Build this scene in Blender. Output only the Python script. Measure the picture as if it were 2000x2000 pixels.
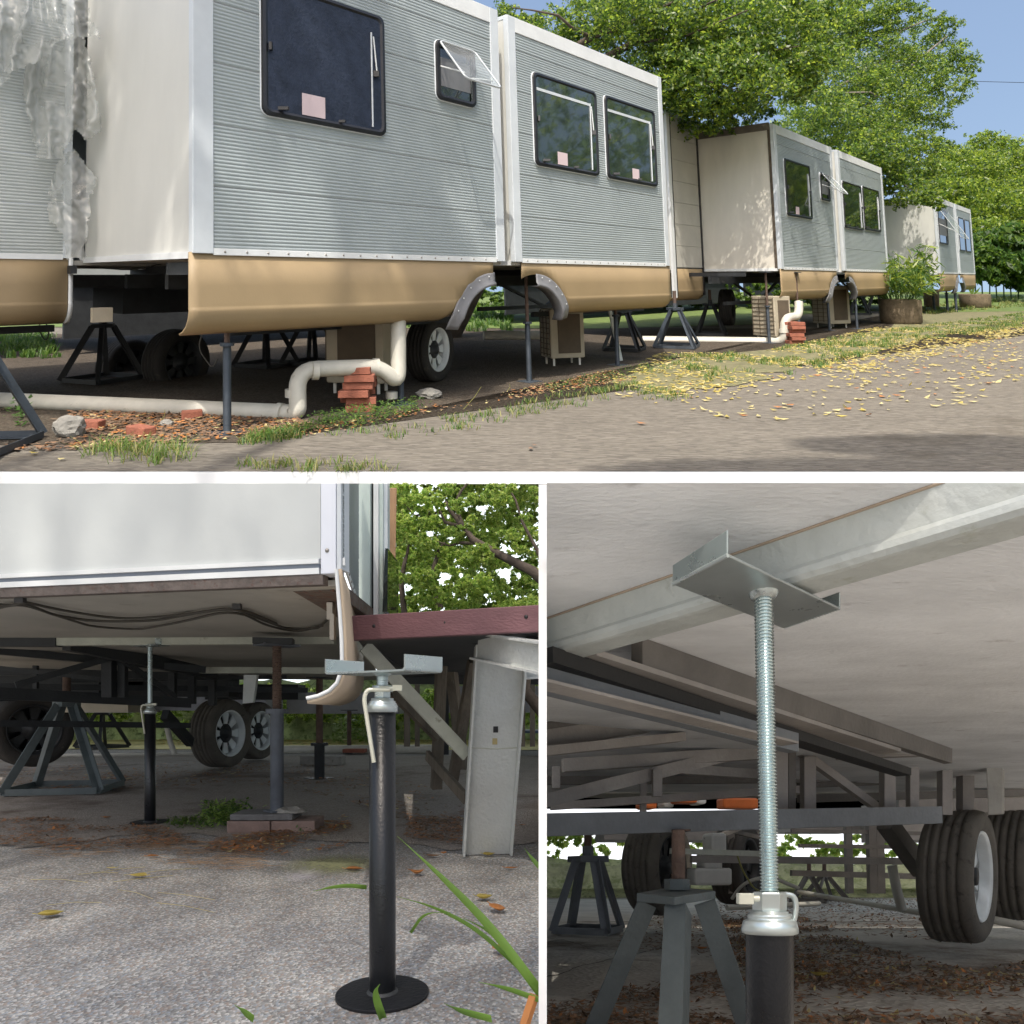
import bpy, bmesh, math, random
import numpy as np
from mathutils import Vector, Matrix
random.seed(7); rng = np.random.default_rng(7)
for o in list(bpy.data.objects): bpy.data.objects.remove(o, do_unlink=True)
SC = bpy.context.scene; COL = SC.collection
# ------------------------------------------------------------- camera, sky, sun, exposure
F = 1400.0
cd = bpy.data.cameras.new('camera'); cam = bpy.data.objects.new('camera', cd); COL.objects.link(cam)
cd.sensor_width = 36; cd.lens = 36*F/2000; cd.clip_start = .02; cd.clip_end = 600
cam.location = (0,0,0); cam.rotation_euler = (math.pi/2,0,0); SC.camera = cam
SUN = Vector((-.10,-.47,.875)).normalized()
w = bpy.data.worlds.new('World'); SC.world = w; w.use_nodes = True
nt = w.node_tree; bg = nt.nodes['Background']
sk = nt.nodes.new('ShaderNodeTexSky'); sk.sky_type = 'NISHITA'; sk.sun_disc = False
sk.sun_elevation = math.asin(SUN.z); sk.sun_rotation = math.atan2(SUN.x, SUN.y)
sk.dust_density = 5; sk.air_density = 1.35; sk.ozone_density = 1.0
nt.links.new(sk.outputs[0], bg.inputs[0]); bg.inputs[1].default_value = .15
sl = bpy.data.lights.new('sun','SUN'); sl.energy = 2.75; sl.angle = math.radians(.55); sl.color = (1,.935,.84)
so = bpy.data.objects.new('sun', sl); COL.objects.link(so); so.rotation_euler = SUN.to_track_quat('Z','Y').to_euler()
so.location = SUN*30
vs = SC.view_settings; vs.view_transform = 'Standard'; vs.look = 'None'; vs.exposure = .62; vs.gamma = 1; vs.use_curve_mapping = False
# ------------------------------------------------------------- materials
MATS = {}
def lk(nt, a, b): nt.links.new(a, b)
def M(name, col, rough=.6, metal=0., var=.18, scale=4., bump=.15, bscale=60., col2=None, c2=.55, stretch=(1,1,1), trans=0., coat=0., spec=None):
    if name in MATS: return MATS[name]
    m = bpy.data.materials.new(name); m.use_nodes = True; n = m.node_tree; P = n.nodes['Principled BSDF']
    tc = n.nodes.new('ShaderNodeTexCoord'); mp = n.nodes.new('ShaderNodeMapping'); mp.inputs['Scale'].default_value = stretch
    lk(n, tc.outputs['Object'], mp.inputs[0])
    nz = n.nodes.new('ShaderNodeTexNoise'); nz.inputs['Scale'].default_value = scale; nz.inputs['Detail'].default_value = 6; nz.inputs['Roughness'].default_value = .62
    lk(n, mp.outputs[0], nz.inputs[0])
    r = n.nodes.new('ShaderNodeValToRGB'); r.color_ramp.elements[0].position = .3; r.color_ramp.elements[1].position = .7
    r.color_ramp.elements[0].color = tuple(c*(1-var) for c in col)+(1,); r.color_ramp.elements[1].color = tuple(min(1,c*(1+var)) for c in col)+(1,)
    lk(n, nz.outputs[0], r.inputs[0]); out = r.outputs[0]
    nb = n.nodes.new('ShaderNodeTexNoise'); nb.inputs['Scale'].default_value = bscale; nb.inputs['Detail'].default_value = 4
    lk(n, mp.outputs[0], nb.inputs[0])
    if col2:
        n2 = n.nodes.new('ShaderNodeTexNoise'); n2.inputs['Scale'].default_value = scale*2.7; n2.inputs['Detail'].default_value = 8; n2.inputs['Roughness'].default_value = .7
        lk(n, mp.outputs[0], n2.inputs[0])
        r2 = n.nodes.new('ShaderNodeValToRGB'); r2.color_ramp.elements[0].position = c2; r2.color_ramp.elements[1].position = min(1,c2+.12)
        lk(n, n2.outputs[0], r2.inputs[0])
        mx = n.nodes.new('ShaderNodeMixRGB'); lk(n, r2.outputs[0], mx.inputs[0]); lk(n, out, mx.inputs[1]); mx.inputs[2].default_value = tuple(col2)+(1,); out = mx.outputs[0]
    lk(n, out, P.inputs['Base Color'])
    P.inputs['Roughness'].default_value = rough; P.inputs['Metallic'].default_value = metal
    if coat: P.inputs['Coat Weight'].default_value = coat
    if spec is not None: P.inputs['Specular IOR Level'].default_value = spec
    mr = n.nodes.new('ShaderNodeMapRange'); mr.inputs[3].default_value = max(.02,rough-.12); mr.inputs[4].default_value = min(1,rough+.12)
    lk(n, nz.outputs[0], mr.inputs[0]); lk(n, mr.outputs[0], P.inputs['Roughness'])
    b = n.nodes.new('ShaderNodeBump'); b.inputs['Strength'].default_value = bump; b.inputs['Distance'].default_value = .01
    lk(n, nb.outputs[0], b.inputs['Height']); lk(n, b.outputs[0], P.inputs['Normal'])
    if trans:
        t = n.nodes.new('ShaderNodeBsdfTranslucent'); t.inputs[0].default_value = tuple(min(1,c*1.9) for c in col)+(1,)
        ms = n.nodes.new('ShaderNodeMixShader'); ms.inputs[0].default_value = trans
        lk(n, P.outputs[0], ms.inputs[1]); lk(n, t.outputs[0], ms.inputs[2]); lk(n, ms.outputs[0], n.nodes['Material Output'].inputs[0])
    MATS[name] = m; return m
def aggregate(name, base, cells, cscale, dirt, dth, grain=(1,1,1), bump=.5, cmix=.55):
    m = bpy.data.materials.new(name); m.use_nodes = True; n = m.node_tree; P = n.nodes['Principled BSDF']; P.inputs['Roughness'].default_value = .9
    P.inputs['Specular IOR Level'].default_value = .25
    tc = n.nodes.new('ShaderNodeTexCoord'); mp = n.nodes.new('ShaderNodeMapping'); mp.inputs['Scale'].default_value = grain; lk(n, tc.outputs['Object'], mp.inputs[0])
    v = n.nodes.new('ShaderNodeTexVoronoi'); v.inputs['Scale'].default_value = cscale; lk(n, mp.outputs[0], v.inputs[0])
    r = n.nodes.new('ShaderNodeValToRGB'); r.color_ramp.interpolation = 'CONSTANT'
    sp = n.nodes.new('ShaderNodeSeparateColor'); lk(n, v.outputs['Color'], sp.inputs[0]); lk(n, sp.outputs[0], r.inputs[0])
    while len(r.color_ramp.elements) < len(cells): r.color_ramp.elements.new(.5)
    for i, c in enumerate(cells): r.color_ramp.elements[i].position = i/len(cells); r.color_ramp.elements[i].color = c+(1,)
    fn = n.nodes.new('ShaderNodeTexNoise'); fn.inputs['Scale'].default_value = 2.2; fn.inputs['Detail'].default_value = 9; fn.inputs['Roughness'].default_value = .7; lk(n, mp.outputs[0], fn.inputs[0])
    br = n.nodes.new('ShaderNodeValToRGB'); br.color_ramp.elements[0].position = .3; br.color_ramp.elements[1].position = .72
    br.color_ramp.elements[0].color = tuple(c*.72 for c in base)+(1,); br.color_ramp.elements[1].color = tuple(c*1.25 for c in base)+(1,); lk(n, fn.outputs[0], br.inputs[0])
    mx = n.nodes.new('ShaderNodeMixRGB'); mx.inputs[0].default_value = cmix; lk(n, br.outputs[0], mx.inputs[1]); lk(n, r.outputs[0], mx.inputs[2])
    n2 = n.nodes.new('ShaderNodeTexNoise'); n2.inputs['Scale'].default_value = .9; n2.inputs['Detail'].default_value = 10; n2.inputs['Roughness'].default_value = .72; lk(n, tc.outputs['Object'], n2.inputs[0])
    r2 = n.nodes.new('ShaderNodeValToRGB'); r2.color_ramp.elements[0].position = dth; r2.color_ramp.elements[1].position = dth+.15; lk(n, n2.outputs[0], r2.inputs[0])
    m2 = n.nodes.new('ShaderNodeMixRGB'); lk(n, r2.outputs[0], m2.inputs[0]); lk(n, mx.outputs[0], m2.inputs[1]); m2.inputs[2].default_value = dirt+(1,)
    lk(n, m2.outputs[0], P.inputs['Base Color'])
    ad = n.nodes.new('ShaderNodeMath'); ad.operation = 'ADD'; lk(n, v.outputs['Distance'], ad.inputs[0]); lk(n, fn.outputs[0], ad.inputs[1])
    b = n.nodes.new('ShaderNodeBump'); b.inputs['Strength'].default_value = bump; b.inputs['Distance'].default_value = .012; lk(n, ad.outputs[0], b.inputs['Height']); lk(n, b.outputs[0], P.inputs['Normal'])
    return m
def emit(name, col, s):
    m = bpy.data.materials.new(name); m.use_nodes = True; n = m.node_tree; n.nodes.remove(n.nodes['Principled BSDF'])
    e = n.nodes.new('ShaderNodeEmission'); e.inputs[0].default_value = col+(1,); e.inputs[1].default_value = s; lk(n, e.outputs[0], n.nodes['Material Output'].inputs[0]); return m
def clear(name, tint, frost, rough):
    m = bpy.data.materials.new(name); m.use_nodes = True; n = m.node_tree; P = n.nodes['Principled BSDF']
    P.inputs['Base Color'].default_value = tint+(1,); P.inputs['Roughness'].default_value = rough
    tr = n.nodes.new('ShaderNodeBsdfTransparent'); tr.inputs[0].default_value = (.93,.95,.95,1)
    nz = n.nodes.new('ShaderNodeTexNoise'); nz.inputs['Scale'].default_value = 2.5; nz.inputs['Detail'].default_value = 2
    tc = n.nodes.new('ShaderNodeTexCoord'); lk(n, tc.outputs['Object'], nz.inputs[0])
    mr = n.nodes.new('ShaderNodeMapRange'); mr.inputs[1].default_value = .3; mr.inputs[2].default_value = .7; mr.inputs[3].default_value = frost*.6; mr.inputs[4].default_value = min(1,frost*1.4); lk(n, nz.outputs[0], mr.inputs[0])
    ms = n.nodes.new('ShaderNodeMixShader'); lk(n, mr.outputs[0], ms.inputs[0]); P.inputs['Specular IOR Level'].default_value=.8; lk(n, tr.outputs[0], ms.inputs[1]); lk(n, P.outputs[0], ms.inputs[2]); lk(n, ms.outputs[0], n.nodes['Material Output'].inputs[0])
    return m
mAlu = M('painted_siding', (.335,.378,.385), .42, .0, .07, 3, .04, 90, spec=.6)
mAluD = M('weathered_siding', (.40,.43,.42), .5, .0, .10, 3, .05, 90)
mTrim = M('grey_trim', (.58,.62,.65), .4, .0, .06, 5, .03, 80)
mTrimL = M('pale_trim', (.70,.72,.72), .45, 0, .06, 5, .03, 80)
mCream = M('cream_panel', (.62,.62,.58), .5, 0, .06, 2.0, .04, 50, stretch=(1,1,.35))
mCreamS = M('streaked_cream_panel', (.66,.62,.54), .55, 0, .10, 2.2, .05, 50, col2=(.30,.24,.17), c2=.66, stretch=(1,1,.2))
mWhite = M('white_panel', (.53,.555,.55), .45, 0, .05, 1.5, .03, 60)
mGold = M('gold_skirt', (.34,.25,.14), .55, .03, .09, 1.6, .05, 70, spec=.4, col2=(.27,.21,.13), c2=.66)
mTan = M('tan_skirt', (.50,.40,.29), .45, 0, .10, 3, .05, 70)
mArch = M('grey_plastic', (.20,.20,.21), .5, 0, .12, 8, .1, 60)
mBlack = M('black_rubber', (.012,.012,.014), .4, 0, .2, 8, .1, 80)
mCurtain = M('navy_blind', (.02,.028,.05), .5, 0, .35, 9, .45, 45, spec=.35)
mGlass = M('dark_glass', (.012,.017,.016), .04, 0, .2, 4, 0, 10, coat=1., spec=.9)
mGlassG = M('green_glass', (.02,.03,.022), .05, 0, .5, 7, 0, 10, coat=1., spec=.9)
mPink = M('pink_card', (.62,.50,.52), .7, 0, .04, 5, 0)
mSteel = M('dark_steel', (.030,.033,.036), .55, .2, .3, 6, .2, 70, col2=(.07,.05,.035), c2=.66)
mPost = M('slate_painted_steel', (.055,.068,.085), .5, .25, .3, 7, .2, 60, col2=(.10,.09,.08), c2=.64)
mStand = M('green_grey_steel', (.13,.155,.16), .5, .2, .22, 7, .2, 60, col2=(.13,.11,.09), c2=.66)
mRust = M('rusty_steel', (.13,.085,.065), .8, .1, .35, 14, .5, 90, col2=(.09,.07,.06), c2=.55)
mGalv = M('galvanized_steel', (.46,.47,.40), .55, .1, .18, 7, .2, 50, col2=(.27,.26,.20), c2=.6)
mGalvB = M('bright_galvanized_steel', (.60,.62,.60), .5, .1, .08, 5, .5, 70, col2=(.40,.38,.32), c2=.68)
mZinc = M('zinc_plate', (.50,.57,.57), .27, .75, .10, 5, .04, 60)
mZincW = M('white_zinc_plate', (.55,.60,.59), .28, .75, .07, 6, .04, 60)
mBlackP = M('satin_black_paint', (.009,.010,.012), .30, .0, .2, 6, .12, 160, spec=.45)
mPlateB = M('flat_black_paint', (.011,.012,.014), .62, .0, .2, 6, .2, 120, spec=.3)
mTyre = M('tyre_rubber', (.030,.028,.026), .85, 0, .25, 6, .3, 70, col2=(.075,.065,.05), c2=.58)
mTyreD = M('dusty_tyre_rubber', (.12,.108,.09), .9, 0, .25, 5, .3, 70, col2=(.05,.045,.04), c2=.56)
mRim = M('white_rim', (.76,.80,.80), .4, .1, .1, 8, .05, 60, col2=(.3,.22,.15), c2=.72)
mPvc = M('pvc_pipe', (.55,.53,.46), .45, 0, .13, 5, .05, 50, col2=(.33,.30,.23), c2=.63)
mPvcB = M('beige_pvc_pipe', (.50,.43,.32), .45, 0, .10, 5, .05, 50, col2=(.3,.25,.17), c2=.68)
mBeige = M('beige_casing', (.42,.37,.28), .5, 0, .12, 4, .05, 50, col2=(.22,.18,.12), c2=.66)
mCage = M('brown_grille', (.10,.075,.05), .7, 0, .2, 6, .1, 50)
mBrick = M('red_brick', (.30,.105,.065), .9, 0, .25, 9, .6, 60, col2=(.18,.08,.06), c2=.6)
mConc = M('rough_concrete', (.27,.26,.235), .95, 0, .25, 5, .8, 40, col2=(.14,.13,.11), c2=.58)
mPot = M('mossy_concrete_pot', (.17,.13,.085), .95, 0, .35, 6, .9, 22, col2=(.07,.06,.035), c2=.55)
mUnder = M('floor_underside', (.40,.385,.345), .75, 0, .16, 2.2, .2, 30, col2=(.27,.255,.22), c2=.6)
mBoard = M('pale_floor_underside', (.74,.75,.76), .8, 0, .16, 2.6, .35, 60, col2=(.52,.51,.51), c2=.6, stretch=(1,2.2,1))
mPurple = M('maroon_painted_timber', (.155,.075,.085), .6, 0, .14, 8, .25, 80, stretch=(.3,2,2))
mWood = M('weathered_timber', (.13,.11,.085), .85, 0, .35, 7, .5, 50, stretch=(2,2,.3), col2=(.22,.20,.16), c2=.6)
mWoodL = M('brown_plank', (.33,.20,.11), .75, 0, .2, 6, .3, 60, stretch=(3,3,.4))
mBark = M('bark', (.085,.065,.05), .95, 0, .35, 8, .8, 30)
mBarkL = M('grey_bark', (.20,.175,.15), .9, 0, .3, 8, .6, 30)
mLv = M('brightened_leaf', (.28,.40,.10), .45, 0, .4, 2, 0, trans=.55)  # both leaf colours brightened to stand in for daylight missing there
mLv2 = M('brightened_leaf_yellow', (.44,.50,.14), .45, 0, .35, 2, 0, trans=.55)
mL1 = M('leaf_dark', (.05,.10,.018), .45, 0, .4, 2, 0, trans=.35)
mL2 = M('leaf_mid', (.13,.21,.026), .42, 0, .4, 2, 0, trans=.45)
mL3 = M('leaf_light', (.27,.34,.04), .42, 0, .35, 2, 0, trans=.5)
mLB = M('leaf_bluish', (.07,.13,.05), .45, 0, .3, 2, 0, trans=.4)
mG1 = M('grass_green', (.12,.20,.035), .55, 0, .4, 5, 0, trans=.4)
mG2 = M('grass_straw', (.28,.27,.09), .6, 0, .3, 5, 0, trans=.3)
mG3 = M('weed_green', (.07,.15,.03), .5, 0, .4, 5, 0, trans=.4)
mY1 = M('yellow_leaf', (.52,.42,.11), .55, 0, .25, 8, 0, trans=.2)
mY2 = M('straw_leaf', (.55,.47,.22), .6, 0, .25, 8, 0, trans=.15)
mO1 = M('orange_leaf', (.42,.17,.05), .6, 0, .3, 8, 0)
mB1 = M('brown_leaf', (.26,.15,.085), .75, 0, .4, 8, 0)
mB2 = M('dull_brown_leaf', (.17,.115,.075), .8, 0, .4, 8, 0)
mNavy = M('blue_plastic', (.035,.06,.09), .45, 0, .15, 6, .05)
mOrange = M('orange_plastic', (.65,.16,.04), .55, 0, .15, 6, .05)
mWPl = M('white_plastic', (.75,.73,.68), .5, 0, .1, 6, .05)
mEdge = M('white_slab_paint', (.90,.90,.90), .6, 0, .015, 3, .02)
mCable = M('cable_rubber', (.06,.055,.045), .6, 0, .2, 9, 0)
mScrew = M('screw_metal', (.35,.33,.3), .35, .7, .1, 9, 0)
mPlas = clear('thin_plastic_film', (.52,.53,.50), .50, .16)
mAcr = clear('clear_acrylic', (.70,.73,.75), .16, .06)
# ------------------------------------------------------------- three stretches of sloping ground
class Site: pass
def mk(hrow, eye, lean=0, back=0, clips=()):
    s = Site(); s.eye = eye; s.k = (1000-hrow)/F
    s.A = Matrix(((1,0,-lean),(0,1,back),(0,s.k,1))); s.I = s.A.inverted(); s.clips = clips; return s
T = mk(545, 1.10, .031, .07, ((0,.0571,-1),))
BL = mk(1385, .62, 0, 0, ((0,-.0398,1),(1,-.0372,0)))
BR = mk(1700, .45, 0, 0, ((0,-.0405,1),(-1,.0485,0)))
S = T
def use(s):
    global S; S = s
def ray(px,row): return S.I @ Vector(((px-1000)/F, 1, (1000-row)/F))
def Q(px,row,y): r = ray(px,row); return r*(y/r.y)             # point at site depth y
def H(px,row,z): r = ray(px,row); return r*(z/r.z)             # point at site height z (0 = eye level)
def G(px,row): return H(px,row,-S.eye)
def Wd(v): return S.A @ Vector(v)
V = Vector
# ------------------------------------------------------------- mesh builder
class MB:
    def __init__(s): s.v=[]; s.f=[]; s.mi=[]; s.sm=[]; s.cur=0
    def add(s, vs, fs, sm=False):
        n=len(s.v); s.v += [V(a) for a in vs]
        for f in fs: s.f.append(tuple(n+i for i in f)); s.mi.append(s.cur); s.sm.append(sm)
        return s
    def hexa(s, p): # 0-3 bottom ring, 4-7 top ring
        return s.add(p, [(0,3,2,1),(4,5,6,7),(0,1,5,4),(1,2,6,5),(2,3,7,6),(3,0,4,7)])
    def box(s, c, hx, hy, hz): # centre and three half vectors
        c=V(c);hx=V(hx);hy=V(hy);hz=V(hz)
        return s.hexa([c-hx-hy-hz,c+hx-hy-hz,c+hx+hy-hz,c-hx+hy-hz,c-hx-hy+hz,c+hx-hy+hz,c+hx+hy+hz,c-hx+hy+hz])
    def cube(s, c, sx, sy, sz, yaw=0):
        a=math.cos(yaw); b=math.sin(yaw); return s.box(c, (a*sx/2,b*sx/2,0), (-b*sy/2,a*sy/2,0), (0,0,sz/2))
    def beam(s, a, b, wd, ht, up=(0,0,1)): # rectangular bar from a to b
        a=V(a); b=V(b); d=(b-a); u=V(up)
        if d.cross(u).length<.12*d.length: u=V((0,1,0))
        sd=d.cross(u).normalized(); uu=sd.cross(d).normalized()
        return s.box((a+b)/2, d/2, sd*wd/2, uu*ht/2)
    def angle(s, a, b, wd, th, up=(0,0,1)): # L section bar
        a=V(a); b=V(b); d=(b-a); u=V(up); sd=d.cross(u).normalized(); uu=sd.cross(d).normalized()
        s.box((a+b)/2, d/2, sd*wd/2, uu*th/2); return s.box((a+b)/2+sd*(wd/2-th/2)+uu*(wd/2+th/2+.0005), d/2, sd*th/2, uu*wd/2)
    def sweep(s, prof, path, u, v, closed=False, sm=False, cap=False): # profile (a,b)-> a*u+b*v at each path point
        n=len(prof); vs=[]; fs=[]
        for p in path: vs += [V(p)+V(u)*a+V(v)*b for a,b in prof]
        for i in range(len(path)-1):
            for j in range(n if closed else n-1):
                k=(j+1)%n; fs.append((i*n+j,i*n+k,(i+1)*n+k,(i+1)*n+j))
        if cap: fs += [tuple(range(n))[::-1], tuple((len(path)-1)*n+j for j in range(n))]
        return s.add(vs, fs, sm)
    def tube(s, path, r, n=10, cap=True, sm=True):
        path=[V(p) for p in path]; m=len(path); rr=r if isinstance(r,(list,tuple)) else [r]*m; vs=[]; fs=[]; ref=None
        for i,p in enumerate(path):
            d=(path[min(i+1,m-1)]-path[max(i-1,0)]).normalized()
            if ref is None: ref=d.orthogonal().normalized()
            ref=(ref-d*ref.dot(d)).normalized(); q=d.cross(ref)
            vs += [p+(ref*math.cos(a)+q*math.sin(a))*rr[i] for a in (2*math.pi*j/n for j in range(n))]
        for i in range(m-1):
            for j in range(n): k=(j+1)%n; fs.append((i*n+j,i*n+k,(i+1)*n+k,(i+1)*n+j))
        s.add(vs,fs,sm)
        if cap: s.add(vs[:n],[tuple(range(n))[::-1]]); s.add(vs[-n:],[tuple(range(n))])
        return s
    def lathe(s, prof, base, ax=(0,0,1), n=24, sm=True, close=False): # prof (radius, height along axis)
        ax=V(ax).normalized(); u=ax.orthogonal().normalized(); q=ax.cross(u); vs=[]; fs=[]; b=V(base); m=len(prof)
        for r,h in prof: vs += [b+ax*h+(u*math.cos(a)+q*math.sin(a))*max(r,1e-4) for a in (2*math.pi*j/n for j in range(n))]
        for i in range(m-1):
            for j in range(n): k=(j+1)%n; fs.append((i*n+j,i*n+k,(i+1)*n+k,(i+1)*n+j))
        return s.add(vs,fs,sm)
    def build(s, name, mat, parent=None, bevel=0, solid=0, origin=None):
        mats = mat if isinstance(mat,(list,tuple)) else [mat]
        wv=[S.A@v for v in s.v]; bm=bmesh.new(); vv=[bm.verts.new(v) for v in wv]
        for f,mi,sm in zip(s.f,s.mi,s.sm):
            try: fc=bm.faces.new([vv[i] for i in f])
            except ValueError: continue
            fc.material_index=mi; fc.smooth=sm
        for nrm in S.clips:
            nn=V(nrm)
            if any(v.dot(nn)>0 for v in wv):
                bmesh.ops.bisect_plane(bm, geom=bm.verts[:]+bm.edges[:]+bm.faces[:], plane_co=(0,0,0), plane_no=nn, clear_outer=True)
        bmesh.ops.recalc_face_normals(bm, faces=bm.faces[:])
        if not bm.verts: bm.free(); return None
        if parent: off=V(parent.location) if parent.parent is None else V(parent.parent.location)
        elif origin is not None: off=S.A@V(origin)
        else:
            lo=V([min(v.co[i] for v in bm.verts) for i in range(3)]); hi=V([max(v.co[i] for v in bm.verts) for i in range(3)]); off=V(((lo.x+hi.x)/2,(lo.y+hi.y)/2,lo.z))
        for v in bm.verts: v.co -= off
        me=bpy.data.meshes.new(name); bm.to_mesh(me); bm.free()
        for m in mats: me.materials.append(m)
        o=bpy.data.objects.new(name, me); COL.objects.link(o)
        if parent: o.parent=parent
        else: o.location=off
        if solid: md=o.modifiers.new('t','SOLIDIFY'); md.thickness=solid; md.offset=-1
        if bevel: md=o.modifiers.new('b','BEVEL'); md.width=bevel; md.segments=2; md.limit_method='ANGLE'; md.angle_limit=.7
        return o
def tag(o, label, cat, group=None):
    if o is None: return None
    o['label']=label; o['category']=cat
    if group: o['group']=group
    return o
def thing(name, p, label, cat, group=None):
    o=bpy.data.objects.new(name,None); COL.objects.link(o); o.location=S.A@V(p); o.empty_display_size=.1
    return tag(o,label,cat,group)
def struct(o, kind='structure'):
    if o: o['kind']=kind
    return o
def rawmesh(name, verts, quads, mi, mats, parent=None, smooth=False):
    """verts Nx3 in site coordinates, quads Mx4"""
    A=np.array([[S.A[i][j] for j in range(3)] for i in range(3)]); wv=verts@A.T
    keep=np.ones(len(quads),bool); c=wv[quads].mean(1)
    for n in S.clips: keep &= (c@np.array(n))<-.001*np.abs(c[:,1])
    quads=quads[keep]; mi=np.asarray(mi)[keep]
    off=np.array(parent.location[:]) if parent else np.zeros(3)
    me=bpy.data.meshes.new(name); me.vertices.add(len(wv)); me.vertices.foreach_set('co',(wv-off).astype('f').ravel())
    k=quads.shape[1]; me.loops.add(len(quads)*k); me.polygons.add(len(quads))
    me.loops.foreach_set('vertex_index',quads.astype('i').ravel()); me.polygons.foreach_set('loop_start',(np.arange(len(quads))*k).astype('i'))
    me.polygons.foreach_set('material_index',mi.astype('i'))
    for m in mats: me.materials.append(m)
    me.update(); me.validate()
    o=bpy.data.objects.new(name,me); COL.objects.link(o)
    if parent: o.parent=parent
    return o
def leafquads(C, size, flat=0., droop=0.):
    """C Nx3 centres -> folded leaf quads (pointed oval of 4 corners)"""
    n=len(C); d=rng.normal(size=(n,3)); d[:,2]=d[:,2]*(1-flat)-droop; d/=np.linalg.norm(d,axis=1)[:,None]
    r=rng.normal(size=(n,3)); r[:,2]*=(1-flat*.9); s=np.cross(d,r)
    if flat: up=np.zeros((n,3)); up[:,2]=1; s=np.cross(d,up)+.25*(1-flat)*s+rng.normal(size=(n,3))*.12*flat
    s/=np.linalg.norm(s,axis=1)[:,None]+1e-9; L=(size*rng.uniform(.6,1.25,n))[:,None]; Wt=L*.23
    nn=np.cross(d,s)*L*.09
    v=np.stack([C-d*L*.5, C+s*Wt+nn, C+d*L*.5, C-s*Wt+nn],1).reshape(-1,3)
    return v, np.arange(4*n).reshape(-1,4)
# ============================================================= SITE 1: row of parked trailers along the lane
use(T)
TD=V((.666,.746,0)).normalized(); TN=V((.746,-.666,0)).normalized(); TP=V((-1.895,4.94,0)); UP=V((0,0,1))
def wp(t,z,off=0): return TP+TD*t+TN*off+UP*z
def TW(px,row,off=0):
    r=ray(px,row); s=TN.dot(TP+TN*off)/TN.dot(r); q=r*s; return (q-TP).dot(TD), q.z
# ground -----------------------------------------------------------------
mRoad = aggregate('lane_concrete', (.165,.148,.122), [(.21,.19,.155),(.13,.115,.098),(.165,.148,.122),(.10,.09,.078),(.25,.225,.19)], 110, (.105,.09,.07), .58, (.14,1,1), .6, .62)
mDirt = aggregate('bare_earth', (.075,.06,.045), [(.10,.08,.06),(.045,.036,.027),(.075,.058,.042),(.12,.105,.085)], 60, (.03,.026,.02), .55, (1,1,1), .7)
mLawn = M('far_lawn', (.10,.15,.03), .8, 0, .4, 3, .8, 30, col2=(.20,.20,.06))
mVerge = M('leafy_verge', (.17,.155,.085), .9, 0, .35, 7, .8, 40, col2=(.09,.12,.03), c2=.52)
m=MB(); a=G(-500,920.5); b=G(2500,920.5); yf=a.y
m.add([(-2.6*1.5,yf,-1.1),(2.6*1.9,yf,-1.1),(60,60,-1.1),(-70,60,-1.1)],[(0,1,2,3)])
struct(m.build('road',mRoad))
m=MB(); e=.0
for x0,x1 in ((-4.0,5.0),):
    m.hexa([(x0,yf+.004,-1.172),(x1,yf+.004,-1.172),(x1+2,yf+2.5,-1.172),(x0-2,yf+2.5,-1.172),(x0,yf+.004,-1.104),(x1,yf+.004,-1.104),(x1+2,yf+2.5,-1.104),(x0-2,yf+2.5,-1.104)])
S.clips, _c = (), S.clips
o=m.build('white_slab_edge',mEdge); struct(o); o['label']='white painted front edge of the concrete slab under the lane'
S.clips=_c
def patch(name, pts, z, mat): # flat irregular sheet
    m=MB(); n=len(pts); m.add([(p[0],p[1],z) for p in pts],[tuple(range(n))]); return struct(m.build(name,mat))
def ragged(line, amp, step):
    out=[]
    for a,b in zip(line,line[1:]):
        a=V(a);b=V(b); k=max(1,int((b-a).length/step))
        for i in range(k):
            p=a.lerp(b,i/k); out.append((p.x+random.uniform(-amp,amp),p.y+random.uniform(-amp,amp)))
    out.append((V(line[-1]).x,V(line[-1]).y)); return out
# earth under the trailers, its edge just in front of the posts
fr=[G(-300,860).xy,G(200,872).xy,G(470,862).xy,G(640,838).xy,G(810,806).xy,G(1060,765).xy,G(1230,728).xy,G(1330,700).xy,G(1530,684).xy,G(1700,655).xy,G(1760,640).xy]
patch('earth_under_trailers', ragged(fr,.05,.25)+[tuple(G(1800,600).xy),(12,15.5),(-3,15.8),(-9,14),(-16,14)], -1.096, mDirt)
fr2=[G(1180,745).xy,G(1320,765).xy,G(1450,752).xy,G(1560,715).xy,G(1700,690).xy,G(1850,650).xy,G(2050,612).xy]
patch('grassy_verge', ragged(fr2,.12,.3)+[tuple(G(2080,590).xy),tuple(G(1780,600).xy),tuple(G(1740,640).xy),tuple(G(1560,678).xy),tuple(G(1330,700).xy)], -1.092, mVerge)
patch('far_lawn', [(-16,16.2),(2,15.5),(6,17),(9,22),(18,24),(55,34),(60,59),(-60,59)], -1.088, mLawn)
# ---------------------------------------------------------------- trailer parts
def siding(root, name, t0,t1,z0,z1, off, mat, bh=.44, axis='front', toff=0, pitch=.0265, amp=.0045):
    z=z0; k=0
    while z<z1-.02:
        zt=min(z+bh,z1); prof=[(0,z+.002),(.0015,z+.004)]; nr=max(1,int((zt-z-.008)/pitch)); pp=(zt-z-.008)/nr
        for i in range(nr):
            b=z+.004+i*pp; prof += [(.0015,b+pp*.12),(amp,b+pp*.35),(amp*1.1,b+pp*.62),(.001,b+pp*.92)]
        prof += [(.0015,zt-.010),(-.010,zt-.008),(-.010,zt-.002)]
        m=MB()
        if axis=='front': m.sweep(prof,[wp(t0,0,off),wp(t1,0,off)],TN,UP,sm=False)
        else: m.sweep(prof,[wp(t0,0,off),wp(t0,0,t1)],-TD,UP,sm=False)
        m.build('siding_board',mat,root); z=zt; k+=1
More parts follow.
